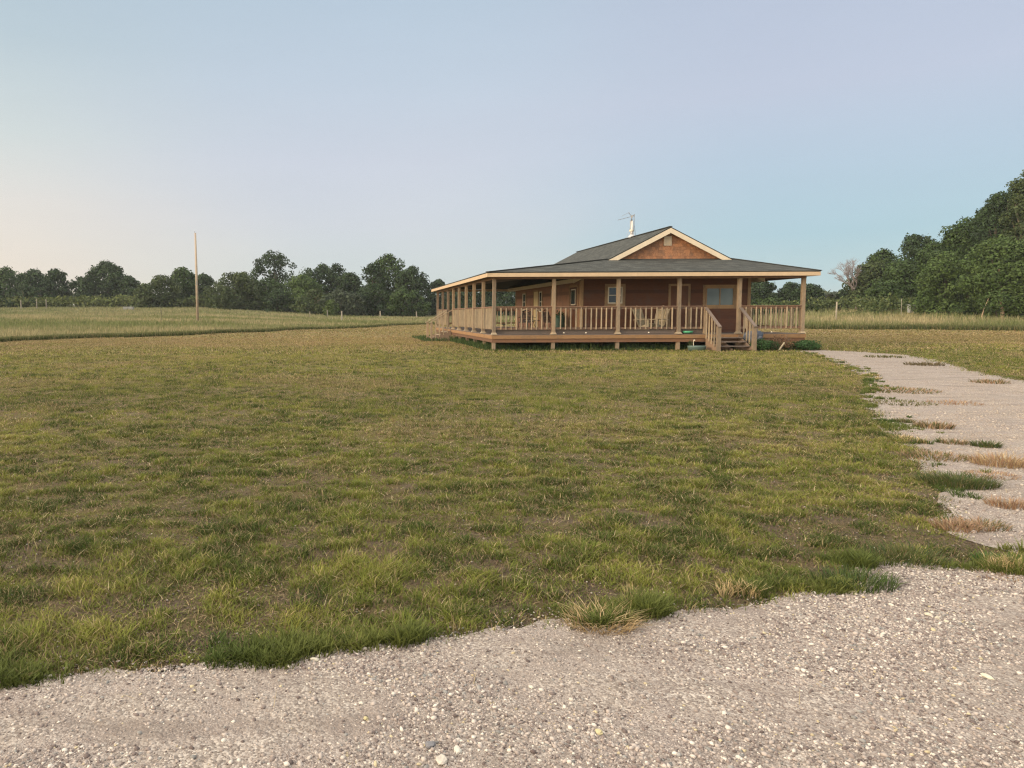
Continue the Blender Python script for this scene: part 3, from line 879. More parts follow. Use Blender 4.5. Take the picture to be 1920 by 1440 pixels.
# fascia, beam, soffit of the porch
fz0, fz1 = 2.975, 3.15
for nm, b in (('front', (EX0 + .005, EX1 - .005, EY0 + .01, EY0 + .045)), ('left', (EX0 + .006, EX0 + .04, EY0 + .048, EY1 - .04)), ('right', (EX1 - .04, EX1 - .006, EY0 + .048, EY1 - .04)), ('rear', (EX0 + .006, EX1 - .006, EY1 - .038, EY1 - .005))):
    part(MB().box(*b, fz0, fz1 - .025), 'fascia_board', M['fascia'], house)
PZ = 2.90
bm_ = ((DX0, DX1, DY0 + .015, DY0 + .125), (DX0 + .01, DX0 + .12, DY0 + .128, DY1), (DX1 - .12, DX1 - .01, DY0 + .128, DY1))
for b in bm_:
    part(MB().box(*b, PZ, 3.03), 'porch_beam', M['rail'], house)
# rafters under the porch roof and the boarded ceiling
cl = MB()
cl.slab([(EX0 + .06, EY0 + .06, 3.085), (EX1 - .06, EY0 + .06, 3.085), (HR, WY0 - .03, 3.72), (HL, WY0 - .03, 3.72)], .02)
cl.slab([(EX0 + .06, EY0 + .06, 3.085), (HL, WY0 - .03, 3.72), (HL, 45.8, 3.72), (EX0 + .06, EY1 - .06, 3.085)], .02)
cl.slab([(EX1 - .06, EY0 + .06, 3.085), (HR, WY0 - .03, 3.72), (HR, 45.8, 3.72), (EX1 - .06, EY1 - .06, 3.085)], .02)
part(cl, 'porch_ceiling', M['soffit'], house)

# deck
dk = MB()
y = DY0 + .0
x = DX0 + .0
k = 0
while y < WY0 - .02:
    dk.box(DX0, DX1, y, y + .138, DZ - .035, DZ); y += .143
while y < DY1:
    dk.box(DX0, WX0 - .03, y, y + .138, DZ - .035, DZ)
    dk.box(WX1 + .03, DX1, y, y + .138, DZ - .035, DZ)
    if y > WY1 + .03: dk.box(WX0 - .028, WX1 + .028, y, y + .138, DZ - .035, DZ)
    y += .143
deck = part(dk, 'porch_floor', M['deckboard'], house)
def rimboard(b, z0, z1, m): part(MB().box(*b, z0, z1), 'rim_board', M[m], deck)
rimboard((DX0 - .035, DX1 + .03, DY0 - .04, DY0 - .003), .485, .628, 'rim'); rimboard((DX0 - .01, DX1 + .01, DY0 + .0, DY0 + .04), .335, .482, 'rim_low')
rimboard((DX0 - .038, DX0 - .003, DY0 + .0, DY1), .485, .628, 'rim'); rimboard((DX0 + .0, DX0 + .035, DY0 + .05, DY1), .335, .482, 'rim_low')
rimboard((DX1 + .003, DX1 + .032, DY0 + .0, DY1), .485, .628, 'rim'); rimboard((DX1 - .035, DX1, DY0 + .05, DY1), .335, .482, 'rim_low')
jo = MB()
for k in range(1, 31): jo.box(DX0 + k * .41, DX0 + k * .41 + .04, DY0 + .05, WY0 - .05, .42, DZ - .037)
part(jo, 'joists', M['rail'], deck)

# posts
front_x = [6.0, 8.42, 11.04, 13.51, 15.95, 18.54]
side_y = [32.5, 34.87, 37.15, 39.5, 41.62, 43.75, 46.15, 48.75]
def post(px, py):
    h = .068
    p = part(MB().box(px - h, px + h, py - h, py + h, .655, PZ), 'porch_post', M['post'], house, (px, py, .66), bevel=.006)
    b = MB(); n0 = .07; n1 = .12
    v = [(px - n1, py - n1, .66), (px + n1, py - n1, .66), (px + n1, py + n1, .66), (px - n1, py + n1, .66), (px - n0 - .004, py - n0 - .004, .74), (px + n0 + .004, py - n0 - .004, .74), (px + n0 + .004, py + n0 + .004, .74), (px - n0 - .004, py + n0 + .004, .74)]
    b.v = v; b.f = [[0, 3, 2, 1], [4, 5, 6, 7], [0, 1, 5, 4], [1, 2, 6, 5], [2, 3, 7, 6], [3, 0, 4, 7]]
    part(b, 'post_base', M['baluster'], p, (px, py, .66))
    return p
for px_ in front_x: post(px_, DY0 + .07)
for py_ in side_y: post(6.0, py_)
for py_ in side_y[1::2]: post(18.54, py_)
def pile(px, py):
    part(MB().box(px - .065, px + .065, py - .065, py + .065, -.1, .42), 'support_post', M['post'], deck, (px, py, 0))
for px_ in front_x: pile(px_, DY0 + .10)
for py_ in side_y: pile(6.06, py_)
for py_ in side_y[1::2]: pile(18.5, py_)
for i in range(5): pile(8.4 + i * 2.4, 31.4)

# railings
RT = 1.80
bal_me = MB().box(-.021, .021, -.019, .019, .86, 1.735)
bo = bal_me.build('baluster', M['baluster']); bal_mesh = bo.data; D.objects.remove(bo)
def railing(a, b, out, single=True, sp=.205, name='railing', z_shift=0):
    a = Vector((a[0], a[1], 0)); b = Vector((b[0], b[1], 0)); o = Vector((out[0], out[1], 0)); L = (b - a).length; d = (b - a) / L
    up = Vector((0, 0, 1))
    r = MB(); r.bar(a + up * (RT - .02), b + up * (RT - .02), .13, .038)
    rl = part(r, name, M['rail'], house, (a + b) / 2 + up * 1.7)
    part(MB().bar(a + up * 1.715 + o * .0, b + up * 1.715 + o * .0, .038, .085), 'upper_rail', M['rail'], rl)
    part(MB().bar(a + up * .90, b + up * .90, .038, .085), 'lower_rail', M['rail'], rl)
    n = int(round(L / sp)) - 1
    if single:
        for i in range(n):
            p = a + d * ((i + 1) * L / (n + 1)) + o * .040
            q = D.objects.new('baluster', bal_mesh); link(q, rl); q.location = Vector((p.x + rnd.uniform(-.006, .006), p.y, rnd.uniform(-.012, .012))) - wloc(rl)
            q.rotation_euler = (rnd.uniform(-.008, .008), rnd.uniform(-.008, .008), 0 if abs(out[1]) else PI / 2)
    else:
        m = MB()
        for i in range(n):
            p = a + d * ((i + 1) * L / (n + 1)) + o * .040
            m.box(p.x - .02, p.x + .02, p.y - .02, p.y + .02, .86 + rnd.uniform(-.01, .01), 1.735 + rnd.uniform(-.01, .01))
        q = part(m, 'baluster', M['baluster'], rl); q['kind'] = 'stuff'
    return rl
for i in range(3):
    railing((front_x[i] + .07, DY0 + .07), (front_x[i + 1] - .07, DY0 + .07), (0, -1))
railing((front_x[3] + .07, DY0 + .07), (14.62, DY0 + .07), (0, -1))
railing((front_x[4] + .07, DY0 + .07), (front_x[5] - .07, DY0 + .07), (0, -1))
# grey toe board behind the front balusters
for x0, x1 in ((6.07, 8.35), (8.49, 10.97), (11.11, 13.44), (13.58, 14.6)):
    part(MB().box(x0, x1, DY0 + .17, DY0 + .20, .67, .845), 'toe_board', M['deckboard'], house)
ys_ = [DY0 + .07] + side_y
for i in range(len(ys_) - 1):
    if i == 5: continue          # the opening of the side steps
    railing((6.0, ys_[i] + .07), (6.0, ys_[i + 1] - .07), (-1, 0), single=(i < 4))
m = MB()
for i in range(1, len(ys_) - 1, 1):
    pass
railing((18.54, DY0 + .14), (18.54, 39.4), (1, 0), single=False)
railing((18.54, 39.5), (18.54, 48.7), (1, 0), single=False)
railing((6.07, 48.75), (18.5, 48.75), (0, 1), single=False)
# small white deck lights
for x_ in (8.85, 9.75, 12.3, 17.3):
    part(MB().lathe([(.0, .70), (.03, .70), (.035, .715), (.02, .74), (0, .75)], 8, x_, DY0 + .05), 'deck_light', M['white'], house)

# front steps
st = part(MB().slab([(14.62, DY0 - .045, .60), (14.62, DY0 - .045, .02), (14.62, 29.05, .02), (14.62, 29.05, .14)], .04, (1, 0, 0)), 'front_steps', M['steps'], house)
part(MB().slab([(15.93, DY0 - .045, .60), (15.93, DY0 - .045, .02), (15.93, 29.05, .02), (15.93, 29.05, .14)], .04, (1, 0, 0)), 'stringer', M['steps'], st)
part(MB().slab([(15.29, DY0 - .045, .40), (15.29, DY0 - .045, .02), (15.29, 29.25, .02), (15.29, 29.25, .08)], .10, (1, 0, 0)), 'stringer', M['steps'], st)
for k, (y0, z) in enumerate(((29.72, .52), (29.42, .365), (29.10, .20))):
    part(MB().box(14.64, 15.92, y0, y0 + .29, z - .035, z), 'tread', M['deckboard'], st)
part(MB().box(14.66, 15.90, 30.02 - .0, 30.036, .335, .515), 'riser', M['rail'], st)
def step_rail(x, sgn):
    part(MB().box(x - .07, x + .07, 28.93, 29.06, -.05, .97), 'newel_post', M['post'], st, (x, 29, 0))
    if sgn < 0: part(MB().box(x - .055, x + .055, DY0 - .0, DY0 + .11, .66, 1.74), 'upper_newel', M['post'], st, (x, 30.1, .66))
    part(MB().bar((x, 28.90, .95), (x, 30.06, 1.70), .13, .04), 'handrail', M['deckboard'], st)
    for k in range(4):
        yy = 29.22 + k * .22; zt = 1.0 + (yy - 28.93) * .62
        part(MB().box(x - .02 + sgn * .055, x + .02 + sgn * .055, yy - .02, yy + .02, .12 + (yy - 29.1) * .45, zt), 'baluster', M['baluster'], st)
step_rail(14.58, -1); step_rail(15.98, 1)

# side steps on the left porch
ss = part(MB().slab([(DX0 - .045, 41.72, .60), (DX0 - .045, 41.72, .02), (4.75, 41.72, .02), (4.75, 41.72, .14)], .04, (0, 1, 0)), 'side_steps', M['steps'], house)
part(MB().slab([(DX0 - .045, 43.66, .60), (DX0 - .045, 43.66, .02), (4.75, 43.66, .02), (4.75, 43.66, .14)], .04, (0, 1, 0)), 'stringer', M['steps'], ss)
for x0, z in ((5.56, .50), (5.22, .34), (4.86, .18)):
    part(MB().box(x0, x0 + .31, 41.74, 43.6, z - .04, z), 'tread', M['baluster'], ss)
for yy in (41.68, 43.68):
    part(MB().box(4.72, 4.84, yy - .06, yy + .06, -.05, 1.02), 'newel_post', M['post'], ss)
    part(MB().bar((4.66, yy, 1.0), (5.92, yy, 1.72), .14, .045), 'handrail', M['baluster'], ss)
    for k in range(4):
        xx = 5.02 + k * .22
        part(MB().box(xx - .025, xx + .025, yy - .02, yy + .02, .1 + (xx - 4.9) * .42, 1.02 + (xx - 4.7) * .56), 'baluster', M['baluster'], ss)

# openings; front ones face -y, side ones face -x
def window(x0, x1, z0, z1, face='front', trim=.09, frame='white', tr='trim_wood', bars=1, gl='glass', lab=None, vbar=0):
    def bx(u0, u1, d0, d1, a, b):
        if face == 'front': return MB().box(u0, u1, WY0 - d1, WY0 - d0, a, b)
        return MB().box(WX0 - d1, WX0 - d0, u0, u1, a, b)
    f = MB()
    fw = .05
    for b in ((x0, x1, z0, z0 + fw), (x0, x1, z1 - fw, z1), (x0, x0 + fw, z0 + fw, z1 - fw), (x1 - fw, x1, z0 + fw, z1 - fw)):
        q = bx(b[0], b[1], .02, .062, b[2], b[3]); n = len(f.v); f.v += q.v; f.f += [[i + n for i in r] for r in q.f]
    for i in range(bars):
        zz = z0 + (z1 - z0) * (i + 1) / (bars + 1)
        q = bx(x0 + fw, x1 - fw, .022, .055, zz - .015, zz + .015); n = len(f.v); f.v += q.v; f.f += [[i2 + n for i2 in r] for r in q.f]
    for i in range(vbar):
        uu = x0 + (x1 - x0) * (i + 1) / (vbar + 1)
        q = bx(uu - .02, uu + .02, .0225, .056, z0 + fw, z1 - fw); n = len(f.v); f.v += q.v; f.f += [[i2 + n for i2 in r] for r in q.f]
    w_ = part(f, 'window', M[frame], house, label=lab)
    part(bx(x0 + fw, x1 - fw, .024, .034, z0 + fw, z1 - fw), 'pane', M[gl], w_)
    if trim:
        t = MB()
        for b in ((x0 - trim, x0 - .002, z0 - trim, z1 + trim), (x1 + .002, x1 + trim, z0 - trim, z1 + trim), (x0, x1, z1 + .002, z1 + trim), (x0, x1, z0 - trim, z0 - .002)):
            q = bx(b[0], b[1], .0, .05, b[2], b[3]); n = len(t.v); t.v += q.v; t.f += [[i2 + n for i2 in r] for r in q.f]
        part(t, 'window_trim', M[tr], w_)
    return w_
def door(x0, x1, face, slab, lite=True, z1=2.68, lz0=1.88, trim=.10, lx=.25, lab=None):
    def bx(u0, u1, d0, d1, a, b):
        if face == 'front': return MB().box(u0, u1, WY0 - d1, WY0 - d0, a, b)
        return MB().box(WX0 - d1, WX0 - d0, u0, u1, a, b)
    d = part(bx(x0, x1, .0, .04, DZ + .02, z1), 'door', M[slab], house, label=lab)
    t = MB()
    for b in ((x0 - trim, x0 - .002, DZ + .01, z1 + trim), (x1 + .002, x1 + trim, DZ + .01, z1 + trim), (x0, x1, z1 + .002, z1 + trim)):
        q = bx(b[0], b[1], .0, .055, b[2], b[3]); n = len(t.v); t.v += q.v; t.f += [[i2 + n for i2 in r] for r in q.f]
    part(t, 'door_trim', M['trim_wood'], d)
    if lite:
        a, b = x0 + lx, x1 - lx
        part(bx(a - .05, b + .05, .04, .058, lz0, z1 - .08), 'door_lite', M['white'], d)
        part(bx(a, b, .05, .064, lz0 + .05, z1 - .13), 'pane', M['glass'], d)
    part(bx(x0 + .06, x0 + .12, .04, .10, 1.62, 1.70), 'handle', M['metal_dark'], d)
    return d
window(11.46, 12.1, 1.93, 2.66, trim=.13, lab='narrow double hung window behind the third porch post')
window(15.75, 17.0, 1.80, 2.62, trim=.11, bars=0, gl='glass_reflect', frame='trim_wood', lab='wide front window with teal grey reflection coloured into the pane', vbar=1)
door(14.22, 14.98, 'front', 'siding', lite=False, lab='dark front door between pale trim boards')
door(33.02, 34.12, 'side', 'siding', lx=.28, lab='reddish side door with a white framed narrow light')
window(36.4, 37.15, 1.90, 2.70, 'side', lab='side window just beside the second front post')
window(38.95, 39.5, 1.60, 2.66, 'side', trim=.05, lab='slim white framed window beside the cream door')
door(39.75, 40.65, 'side', 'cream_door', lite=False, lab='cream side door')
window(42.5, 43.2, 1.70, 2.66, 'side', lab='farthest side window')
for x0, x1, y0, y1 in ((WX0 - .045, WX0 + .09, WY0 - .045, WY0 - .024), (WX1 - .09, WX1 + .045, WY0 - .045, WY0 - .024), (WX0 - .045, WX0 - .024, WY0 - .022, WY0 + .10), (WX0 - .045, WX0 - .024, WY1 - .10, WY1 + .02), (WX1 + .024, WX1 + .045, WY0 - .022, WY0 + .10)):
    part(MB().box(x0, x1, y0, y1, DZ + .005, 3.1), 'corner_board', M['trim_wood'], house)
vt = MB().box(13.85, 14.19, WY0 - .07, WY0 - .03, 4.44, 4.86)
vent = part(vt, 'gable_vent', M['vent'], house)
lv = MB()
for k in range(7): lv.bar((13.88, WY0 - .08, 4.49 + k * .052), (14.16, WY0 - .08, 4.49 + k * .052), .03, .018, up=(0, .6, 1))
part(lv, 'louvre', M['rake'], vent)

# flue pipe with the aerial
fx, fy = 14.06, 36.8
pipe = part(MB().tube([(fx, fy, 5.1), (fx, fy, 5.55), (fx - .012, fy, 6.0), (fx - .005, fy, 6.28)], [.09, .074, .072, .072], 12), 'flue_pipe', M['metal_pale'], house, (fx, fy, 5.2), smooth=True)
part(MB().tube([(fx - .01, fy, 5.52), (fx - .01, fy, 5.6)], .10, 12), 'pipe_collar', M['white'], pipe)
part(MB().tube([(fx, fy, 5.22), (fx, fy, 5.36)], [.19, .11], 12), 'flashing', M['metal_pale'], pipe)
part(MB().tube([(fx + .10, fy - .03, 5.25), (fx + .095, fy - .03, 5.9), (fx + .10, fy - .03, 6.36)], .022, 6), 'mast', M['antenna'], pipe)
an = MB()
an.tube([(fx + .10, fy - .03, 6.28), (fx - .22, fy + .05, 6.20), (fx - .62, fy + .15, 6.10)], .012, 5)
an.tube([(fx + .10, fy - .03, 6.30), (fx - .04, fy, 6.30), (fx - .16, fy + .03, 6.44)], .018, 5)
an.tube([(fx - .16, fy - .1, 6.45), (fx - .40, fy + .3, 6.30)], .008, 5)
for k, t in enumerate((.15, .35, .55, .8, 1)):
    cx, cy, cz = fx - .16 - .46 * t, fy + .03 + .12 * t, 6.22 - .12 * t
    an.tube([(cx - .04, cy - .18, cz), (cx + .04, cy + .18, cz)], .006, 4)
part(an, 'antenna', M['antenna'], pipe)
for a, b in (((fx + .1, fy, 5.95), (fx + .32, fy + .2, 5.15)), ((fx - .08, fy, 5.7), (fx - .22, fy + .1, 5.2))):
    part(MB().tube([a, b], .007, 5), 'brace', M['antenna'], pipe)

# ------------------------------------------------------------------ things on and around the porch
def patio_chair(loc, rz, label):
    c = empty('patio_chair', loc, label, 'chair', 'dark patio chairs on the left porch', rz)
    s = MB(); s.box(-.23, .23, -.22, .22, .42, .445); s.build('seat', M['chair_dark'], c)
    b = MB(); b.tube([(-.26, .22, .43), (-.27, .27, .7), (-.22, .33, .94), (0, .35, 1.03), (.22, .33, .94), (.27, .27, .7), (.26, .22, .43)], .022, 6)
    for k in range(-4, 5):
        b.tube([(k * .05, .22, .44), (k * .05, .275, .7), (k * .045, .335, .96 - abs(k) * .012)], .012, 5)
    for z in (.55, .68, .8): b.tube([(-.24, .22 + (z - .43) * .22, z), (.24, .22 + (z - .43) * .22, z)], .008, 5)
    b.build('backrest', M['chair_dark'], c)
    for sx in (-1, 1):
        MB().tube([(sx * .22, -.2, .43), (sx * .24, -.23, 0)], .014, 6).build('leg', M['chair_dark'], c)
        MB().tube([(sx * .22, .2, .43), (sx * .24, .26, 0)], .014, 6).build('leg', M['chair_dark'], c)
        MB().tube([(sx * .25, .27, .68), (sx * .27, 0, .66), (sx * .26, -.2, .64), (sx * .24, -.21, .43)], .013, 6).build('armrest', M['chair_dark'], c)
    return c
FZ = DZ + .002
patio_chair((8.55, 35.6, FZ), -.5, 'dark metal patio chair nearest the left corner of the porch')
patio_chair((9.75, 35.3, FZ), .7, 'dark metal patio chair close to the second porch post')
patio_chair((9.45, 38.2, FZ), .2, 'dark metal patio chair in front of the cream side door')
t = empty('patio_table', (9.15, 36.5, FZ), 'low round patio table between the dark chairs', 'table')
MB().lathe([(0, .50), (.36, .50), (.38, .515), (.38, .53), (0, .53)], 24).build('tabletop', M['grey_box'], t)
for k in range(3):
    a = k * 2.1
    MB().tube([(.05 * math.cos(a), .05 * math.sin(a), .5), (.12 * math.cos(a), .12 * math.sin(a), .25), (.28 * math.cos(a), .28 * math.sin(a), 0)], .014, 6).build('leg', M['chair_dark'], t)
p = empty('plant_stand', (7.05, 33.2, FZ), 'small black three legged plant stand near the left porch corner', 'plant stand')
MB().lathe([(0, .36), (.12, .36), (.13, .39), (.11, .40), (0, .385)], 14).build('tray', M['metal_dark'], p)
for k in range(3):
    a = k * 2.1 + .4
    MB().tube([(.03 * math.cos(a), .03 * math.sin(a), .36), (.03 * math.cos(a), .03 * math.sin(a), .2), (.16 * math.cos(a), .16 * math.sin(a), 0)], .012, 6).build('leg', M['metal_dark'], p)

def adirondack(loc, rz, label):
    c = empty('wooden_chair', loc, label, 'chair', 'light wooden chairs on the front porch', rz)
    s = MB()
    for k in range(6): s.bar((-.27, -.30 + k * .095, .40 - k * .022), (.27, -.30 + k * .095, .40 - k * .022), .085, .02)
    s.build('seat', M['chair_wood'], c)
    b = MB()
    for k in range(-3, 4):
        x = k * .085
        b.bar((x * .85, .20, .26), (x * 1.12, .52, 1.17 - abs(k) * .04), .075, .02, up=(0, 1, 0))
    b.bar((-.26, .34, .62), (.26, .34, .62), .03, .08); b.bar((-.28, .45, .95), (.28, .45, .95), .03, .06)
    b.build('backrest', M['chair_wood'], c)
    for sx in (-1, 1):
        MB().bar((sx * .31, -.36, .60), (sx * .31, .40, .56), .12, .025).build('armrest', M['chair_wood'], c)
        MB().box(sx * .29 - .02, sx * .29 + .02, -.32, -.23, 0, .585).build('leg', M['chair_wood'], c)
        MB().bar((sx * .26, -.30, .36), (sx * .26, .55, .05), .03, .11).build('leg', M['chair_wood'], c)
    return c
adirondack((12.75, 31.45, FZ), .55, 'light wood slatted porch chair facing the steps, left of its pair')
adirondack((13.25, 31.75, FZ), -1.0, 'light wood slatted porch chair with steeply raked back, right of its pair')

b = empty('storage_bin', (9.75, 34.0, FZ), 'dark green lidded plastic bin on the porch beside the side door', 'bin')
MB().lathe([(0, .01), (.24, .01), (.27, .62), (.28, .66), (0, .66)], 18, sx=1, sy=.85).build('body', M['green_plastic'], b)
MB().lathe([(.29, .66), (.30, .69), (.26, .73), (.1, .77), (0, .775)], 18, sx=1, sy=.85).build('lid', M['green_plastic'], b)
b = empty('potted_plant', (10.02, 33.05 + .05, FZ), 'leafy dark green potted plant between bin and side door', 'plant')
b.location = (9.98, 34.65, FZ)
MB().lathe([(0, 0), (.12, 0), (.16, .28), (.17, .30), (0, .29)], 14).build('pot', M['green_plastic'], b)
def leafball(n, r, zc, s, cols, sq=1.0):
    d = rng.normal(0, 1, (n, 3)); d /= np.linalg.norm(d, axis=1)[:, None]
    p = d * (r * rng.random(n)[:, None] ** .4) * (.65 + .6 * vn(d[:, 0] * 3 + n, d[:, 1] * 3 + d[:, 2] * 2, 12))[:, None] * np.array([1, 1, sq]) + np.array([0, 0, zc])
    a = rng.normal(0, 1, (n, 3)); a /= np.linalg.norm(a, axis=1)[:, None]
    bb = np.cross(a, rng.normal(0, 1, (n, 3))); bb /= np.linalg.norm(bb, axis=1)[:, None]
    ss_ = s * rng.uniform(.6, 1.3, n)[:, None]
    v = np.stack([p - a * ss_, p - bb * ss_ * .5, p + a * ss_, p + bb * ss_ * .5], 1)
    c = np.array(cols)[rng.integers(0, len(cols), n)] * rng.uniform(.7, 1.3, n)[:, None]
    return v.reshape(-1, 3), np.repeat(c, 4, 0)
v, c = leafball(420, .25, .62, .06, [(.03, .08, .035), (.04, .10, .04)], 1.4); np_mesh('foliage', v, 4, [(0, 1, 2, 3)], c, M['leaves'], b)

o = MB().lathe([(0, 0), (.16, .0), (.20, .03), (.21, .10), (.19, .10), (.17, .04), (0, .03)], 22).build('plastic_bowl', M['bright_green'], None, smooth=True)
o.location = (13.92, 30.22, FZ + .02); tag(o, 'bright green shallow plastic bowl on the deck edge left of the steps', 'bowl')
o = MB().lathe([(0, .0), (.33, .0), (.36, .16), (.38, .19), (.35, .19), (.33, .05), (0, .04)], 26, sx=1.0, sy=.7).build('plastic_tub', M['teal'], None, smooth=True)
o.location = (14.0, 29.55, 0); tag(o, 'teal grey oval tub on the grass left of the front steps', 'tub')
o = MB().tube([(0, 0, 0), (0, 0, .30), (.01, 0, .42)], .013, 8).tube([(.01, 0, .40), (.01, -.07, .42), (.01, -.09, .38)], .012, 6).build('yard_faucet', M['white'], None)
o.location = (14.05, 29.95, 0); tag(o, 'thin white yard faucet pipe standing behind the teal tub', 'faucet')
# crumpled tarp
bm = bmesh.new(); bmesh.ops.create_icosphere(bm, subdivisions=4, radius=1)
for v_ in bm.verts:
    n = float(fbm(v_.co.x * 2.3 + 5, v_.co.y * 2.3 + v_.co.z * 1.7, 9, 3)) - .5
    v_.co = Vector((v_.co.x * .36 * (1 + n * .8), v_.co.y * .24 * (1 + n * .8), max(0, (v_.co.z * .28 + .24) * (1 + n * .9))))
me = D.meshes.new('folded_tarp'); bm.to_mesh(me); bm.free(); me.materials.append(M['tarp'])
o = link(D.objects.new('folded_tarp', me)); o.location = (16.42, 29.82, .28); tag(o, 'crumpled blue grey tarp heaped right of the front steps', 'tarp')
o = MB().box(-.36, .36, -.22, .22, 0, .30).build('wooden_crate', M['rail'], None, bevel=.01); o.location = (16.42, 29.82, 0)
tag(o, 'low brown wooden crate under the crumpled tarp', 'crate')
# leaning stick
o = MB().bar((0, 0, 0), (.25, .05, .32), .05, .03).build('broken_board', M['chair_wood'], None); o.location = (16.95, 29.0, .01)
tag(o, 'short pale board leaning in the weeds right of the steps', 'board')

# weeds along the deck
def weeds():
    segs = []
    def strip(x0, x1, y0, y1, n, h0, h1, cols):
        x = rng.uniform(x0, x1, n); y = rng.uniform(y0, y1, n)
        hf = .25 + 1.1 * fbm(x * 1.6, y * 1.6, 601, 2)
        h = (h0 + (h1 - h0) * rng.random(n)) * hf
        c = np.array(cols)[rng.integers(0, len(cols), n)] * rng.uniform(.7, 1.3, n)[:, None]
        segs.append((blade_verts(x, y, np.zeros(n), h, rng.uniform(.014, .03, n), h * rng.uniform(.1, .8, n), rng.uniform(0, 2 * PI, n), True), np.repeat(c, 5, 0)))
    g = [(.06, .10, .03), (.09, .13, .04), (.045, .08, .028)]
    strip(5.9, 14.2, 30.25, 31.4, 9000, .12, .40, g)
    strip(16.1, 19.0, 29.5, 30.4, 2500, .10, .34, g + [(.15, .12, .06)])
    strip(5.7, 6.6, 30.6, 41.0, 4200, .10, .34, g)
    strip(4.2, 5.6, 40.5, 48.0, 1500, .08, .28, g)
    strip(5.8, 13.0, 29.9, 30.2, 1100, .06, .16, g + [(.16, .15, .05)])
    v = np.concatenate([s[0] for s in segs]); c = np.concatenate([s[1] for s in segs])
    tag(np_mesh('deck_weeds', v, 5, F5, c, M['blades']), 'unmown green weeds growing under and along the deck edge', 'weeds', kind='stuff')
weeds()
def shrub(x, y, r, h, n, s, cols, label, stems=8):
    o = empty('shrub', (x, y, tz(x, y)), label, 'shrub', 'shrubs at the front of the deck')
    v, c = leafball(n, r, h * .5, s, cols, h / r * .5); v[:, 2] = np.abs(v[:, 2]); np_mesh('foliage', v, 4, [(0, 1, 2, 3)], c, M['leaves'], o)
    m = MB()
    for k in range(stems):
        a = k * 2.4; m.tube([(0, 0, 0), (r * .4 * math.cos(a), r * .4 * math.sin(a), h * .5), (r * .7 * math.cos(a), r * .7 * math.sin(a), h * rnd.uniform(.75, 1.1))], [.012, .008, .004], 5)
    m.build('stem', M['bark'], o)
SG = [(.035, .085, .03), (.05, .11, .035), (.06, .12, .045)]
shrub(16.35, 29.15, .42, .50, 1500, .035, SG, 'round dark green shrub right beside the front steps')
shrub(16.9, 29.3, .30, .42, 700, .03, SG + [(.16, .12, .07)], 'smaller mixed shrub between the two green ones')
shrub(18.25, 29.35, .52, .46, 1600, .035, SG, 'wide low green shrub at the right corner of the deck')
shrub(17.35, 29.55, .50, .62, 900, .03, [(.22, .12, .07), (.16, .09, .055), (.26, .16, .09)], 'dead rusty brown shrub against the right deck rim', 14)
shrub(14.0, 29.6 + .5, .12, .45, 160, .03, [(.12, .17, .06), (.09, .14, .045)], 'single leafy weed left of the teal tub', 3)

# ------------------------------------------------------------------ pole, fence posts, far things
bx_, by_ = ground(370, 597)
by_ = 74.0; p0 = at(370.5, 600, by_); zb = tz(p0.x, by_); ptop = at(367, 437, by_)
pole = empty('utility_pole', (p0.x, by_, zb), 'tall bare pale wooden pole standing alone in the left meadow', 'pole')
Hh = ptop.z - zb
MB().tube([(0, 0, -.3), (-.02, 0, Hh * .5), (-.07, 0, Hh)], [.14, .12, .085], 12).build('shaft', M['pale_wood'], pole, smooth=True)
MB().box(-.16, .0, -.03, .03, Hh - .03, Hh + .03).tube([(-.14, 0, Hh + .02), (-.15, 0, Hh + .18)], .03, 6).build('top_bracket', M['antenna'], pole)
MB().box(-.05, .05, -.15, -.10, Hh * .42, Hh * .47).build('tag_plate', M['grey_box'], pole)

def fpost(px, ytop, ybase, Y, w, label, m='fence_wood', cap=False):
    b0 = at(px, ybase, Y); t0 = at(px, ytop, Y); z = tz(b0.x, Y); h = max(.5, t0.z - z)
    mb = MB(); mb.tube([(0, 0, -.2), (0, 0, h * .5), (rnd.uniform(-.03, .03), 0, h)], [w / 2, w / 2 * .95, w / 2 * .9], 8)
    o = mb.build('fence_post', M[m], None); o.location = (b0.x, Y, z)
    tag(o, label, 'fence post', 'fence posts across the meadows')
fpost(39.5, 563, 577, 150, .26, 'pale wooden fence post, leftmost by the far left trees')
fpost(69, 560, 577, 150, .22, 'fence post with bright white top near the left trees')
fpost(87, 561, 577, 150, .24, 'tan fence post just right of the white topped one')
fpost(302.5, 574, 602, 72, .045, 'thin dark steel post left of the tall pole', 'metal_dark')
fpost(406, 570, 578, 160, .14, 'thin wooden post at the trees right of the tall pole')
fpost(614, 581, 592, 125, .20, 'grey wooden post below the small yellow green tree')
fpost(641, 583, 601, 95, .20, 'largest pale wooden post in the meadow left of the house')
fpost(581, 584, 592, 120, .14, 'short thin post left of the grey one under the trees')
fpost(713, 583, 592, 125, .22, 'brownish wooden post midway to the house')
fpost(781, 584, 592, 125, .20, 'last grey wooden post before the side steps of the house')
fpost(1568, 566, 588, 74, .17, 'pale wooden post just right of the house')
fpost(1690, 560, 580, 80, .07, 'thin steel post by the shaded grey box on the right')
fpost(425, 571, 580, 160, .12, 'very thin far post next to the right meadow tree line of the pole')

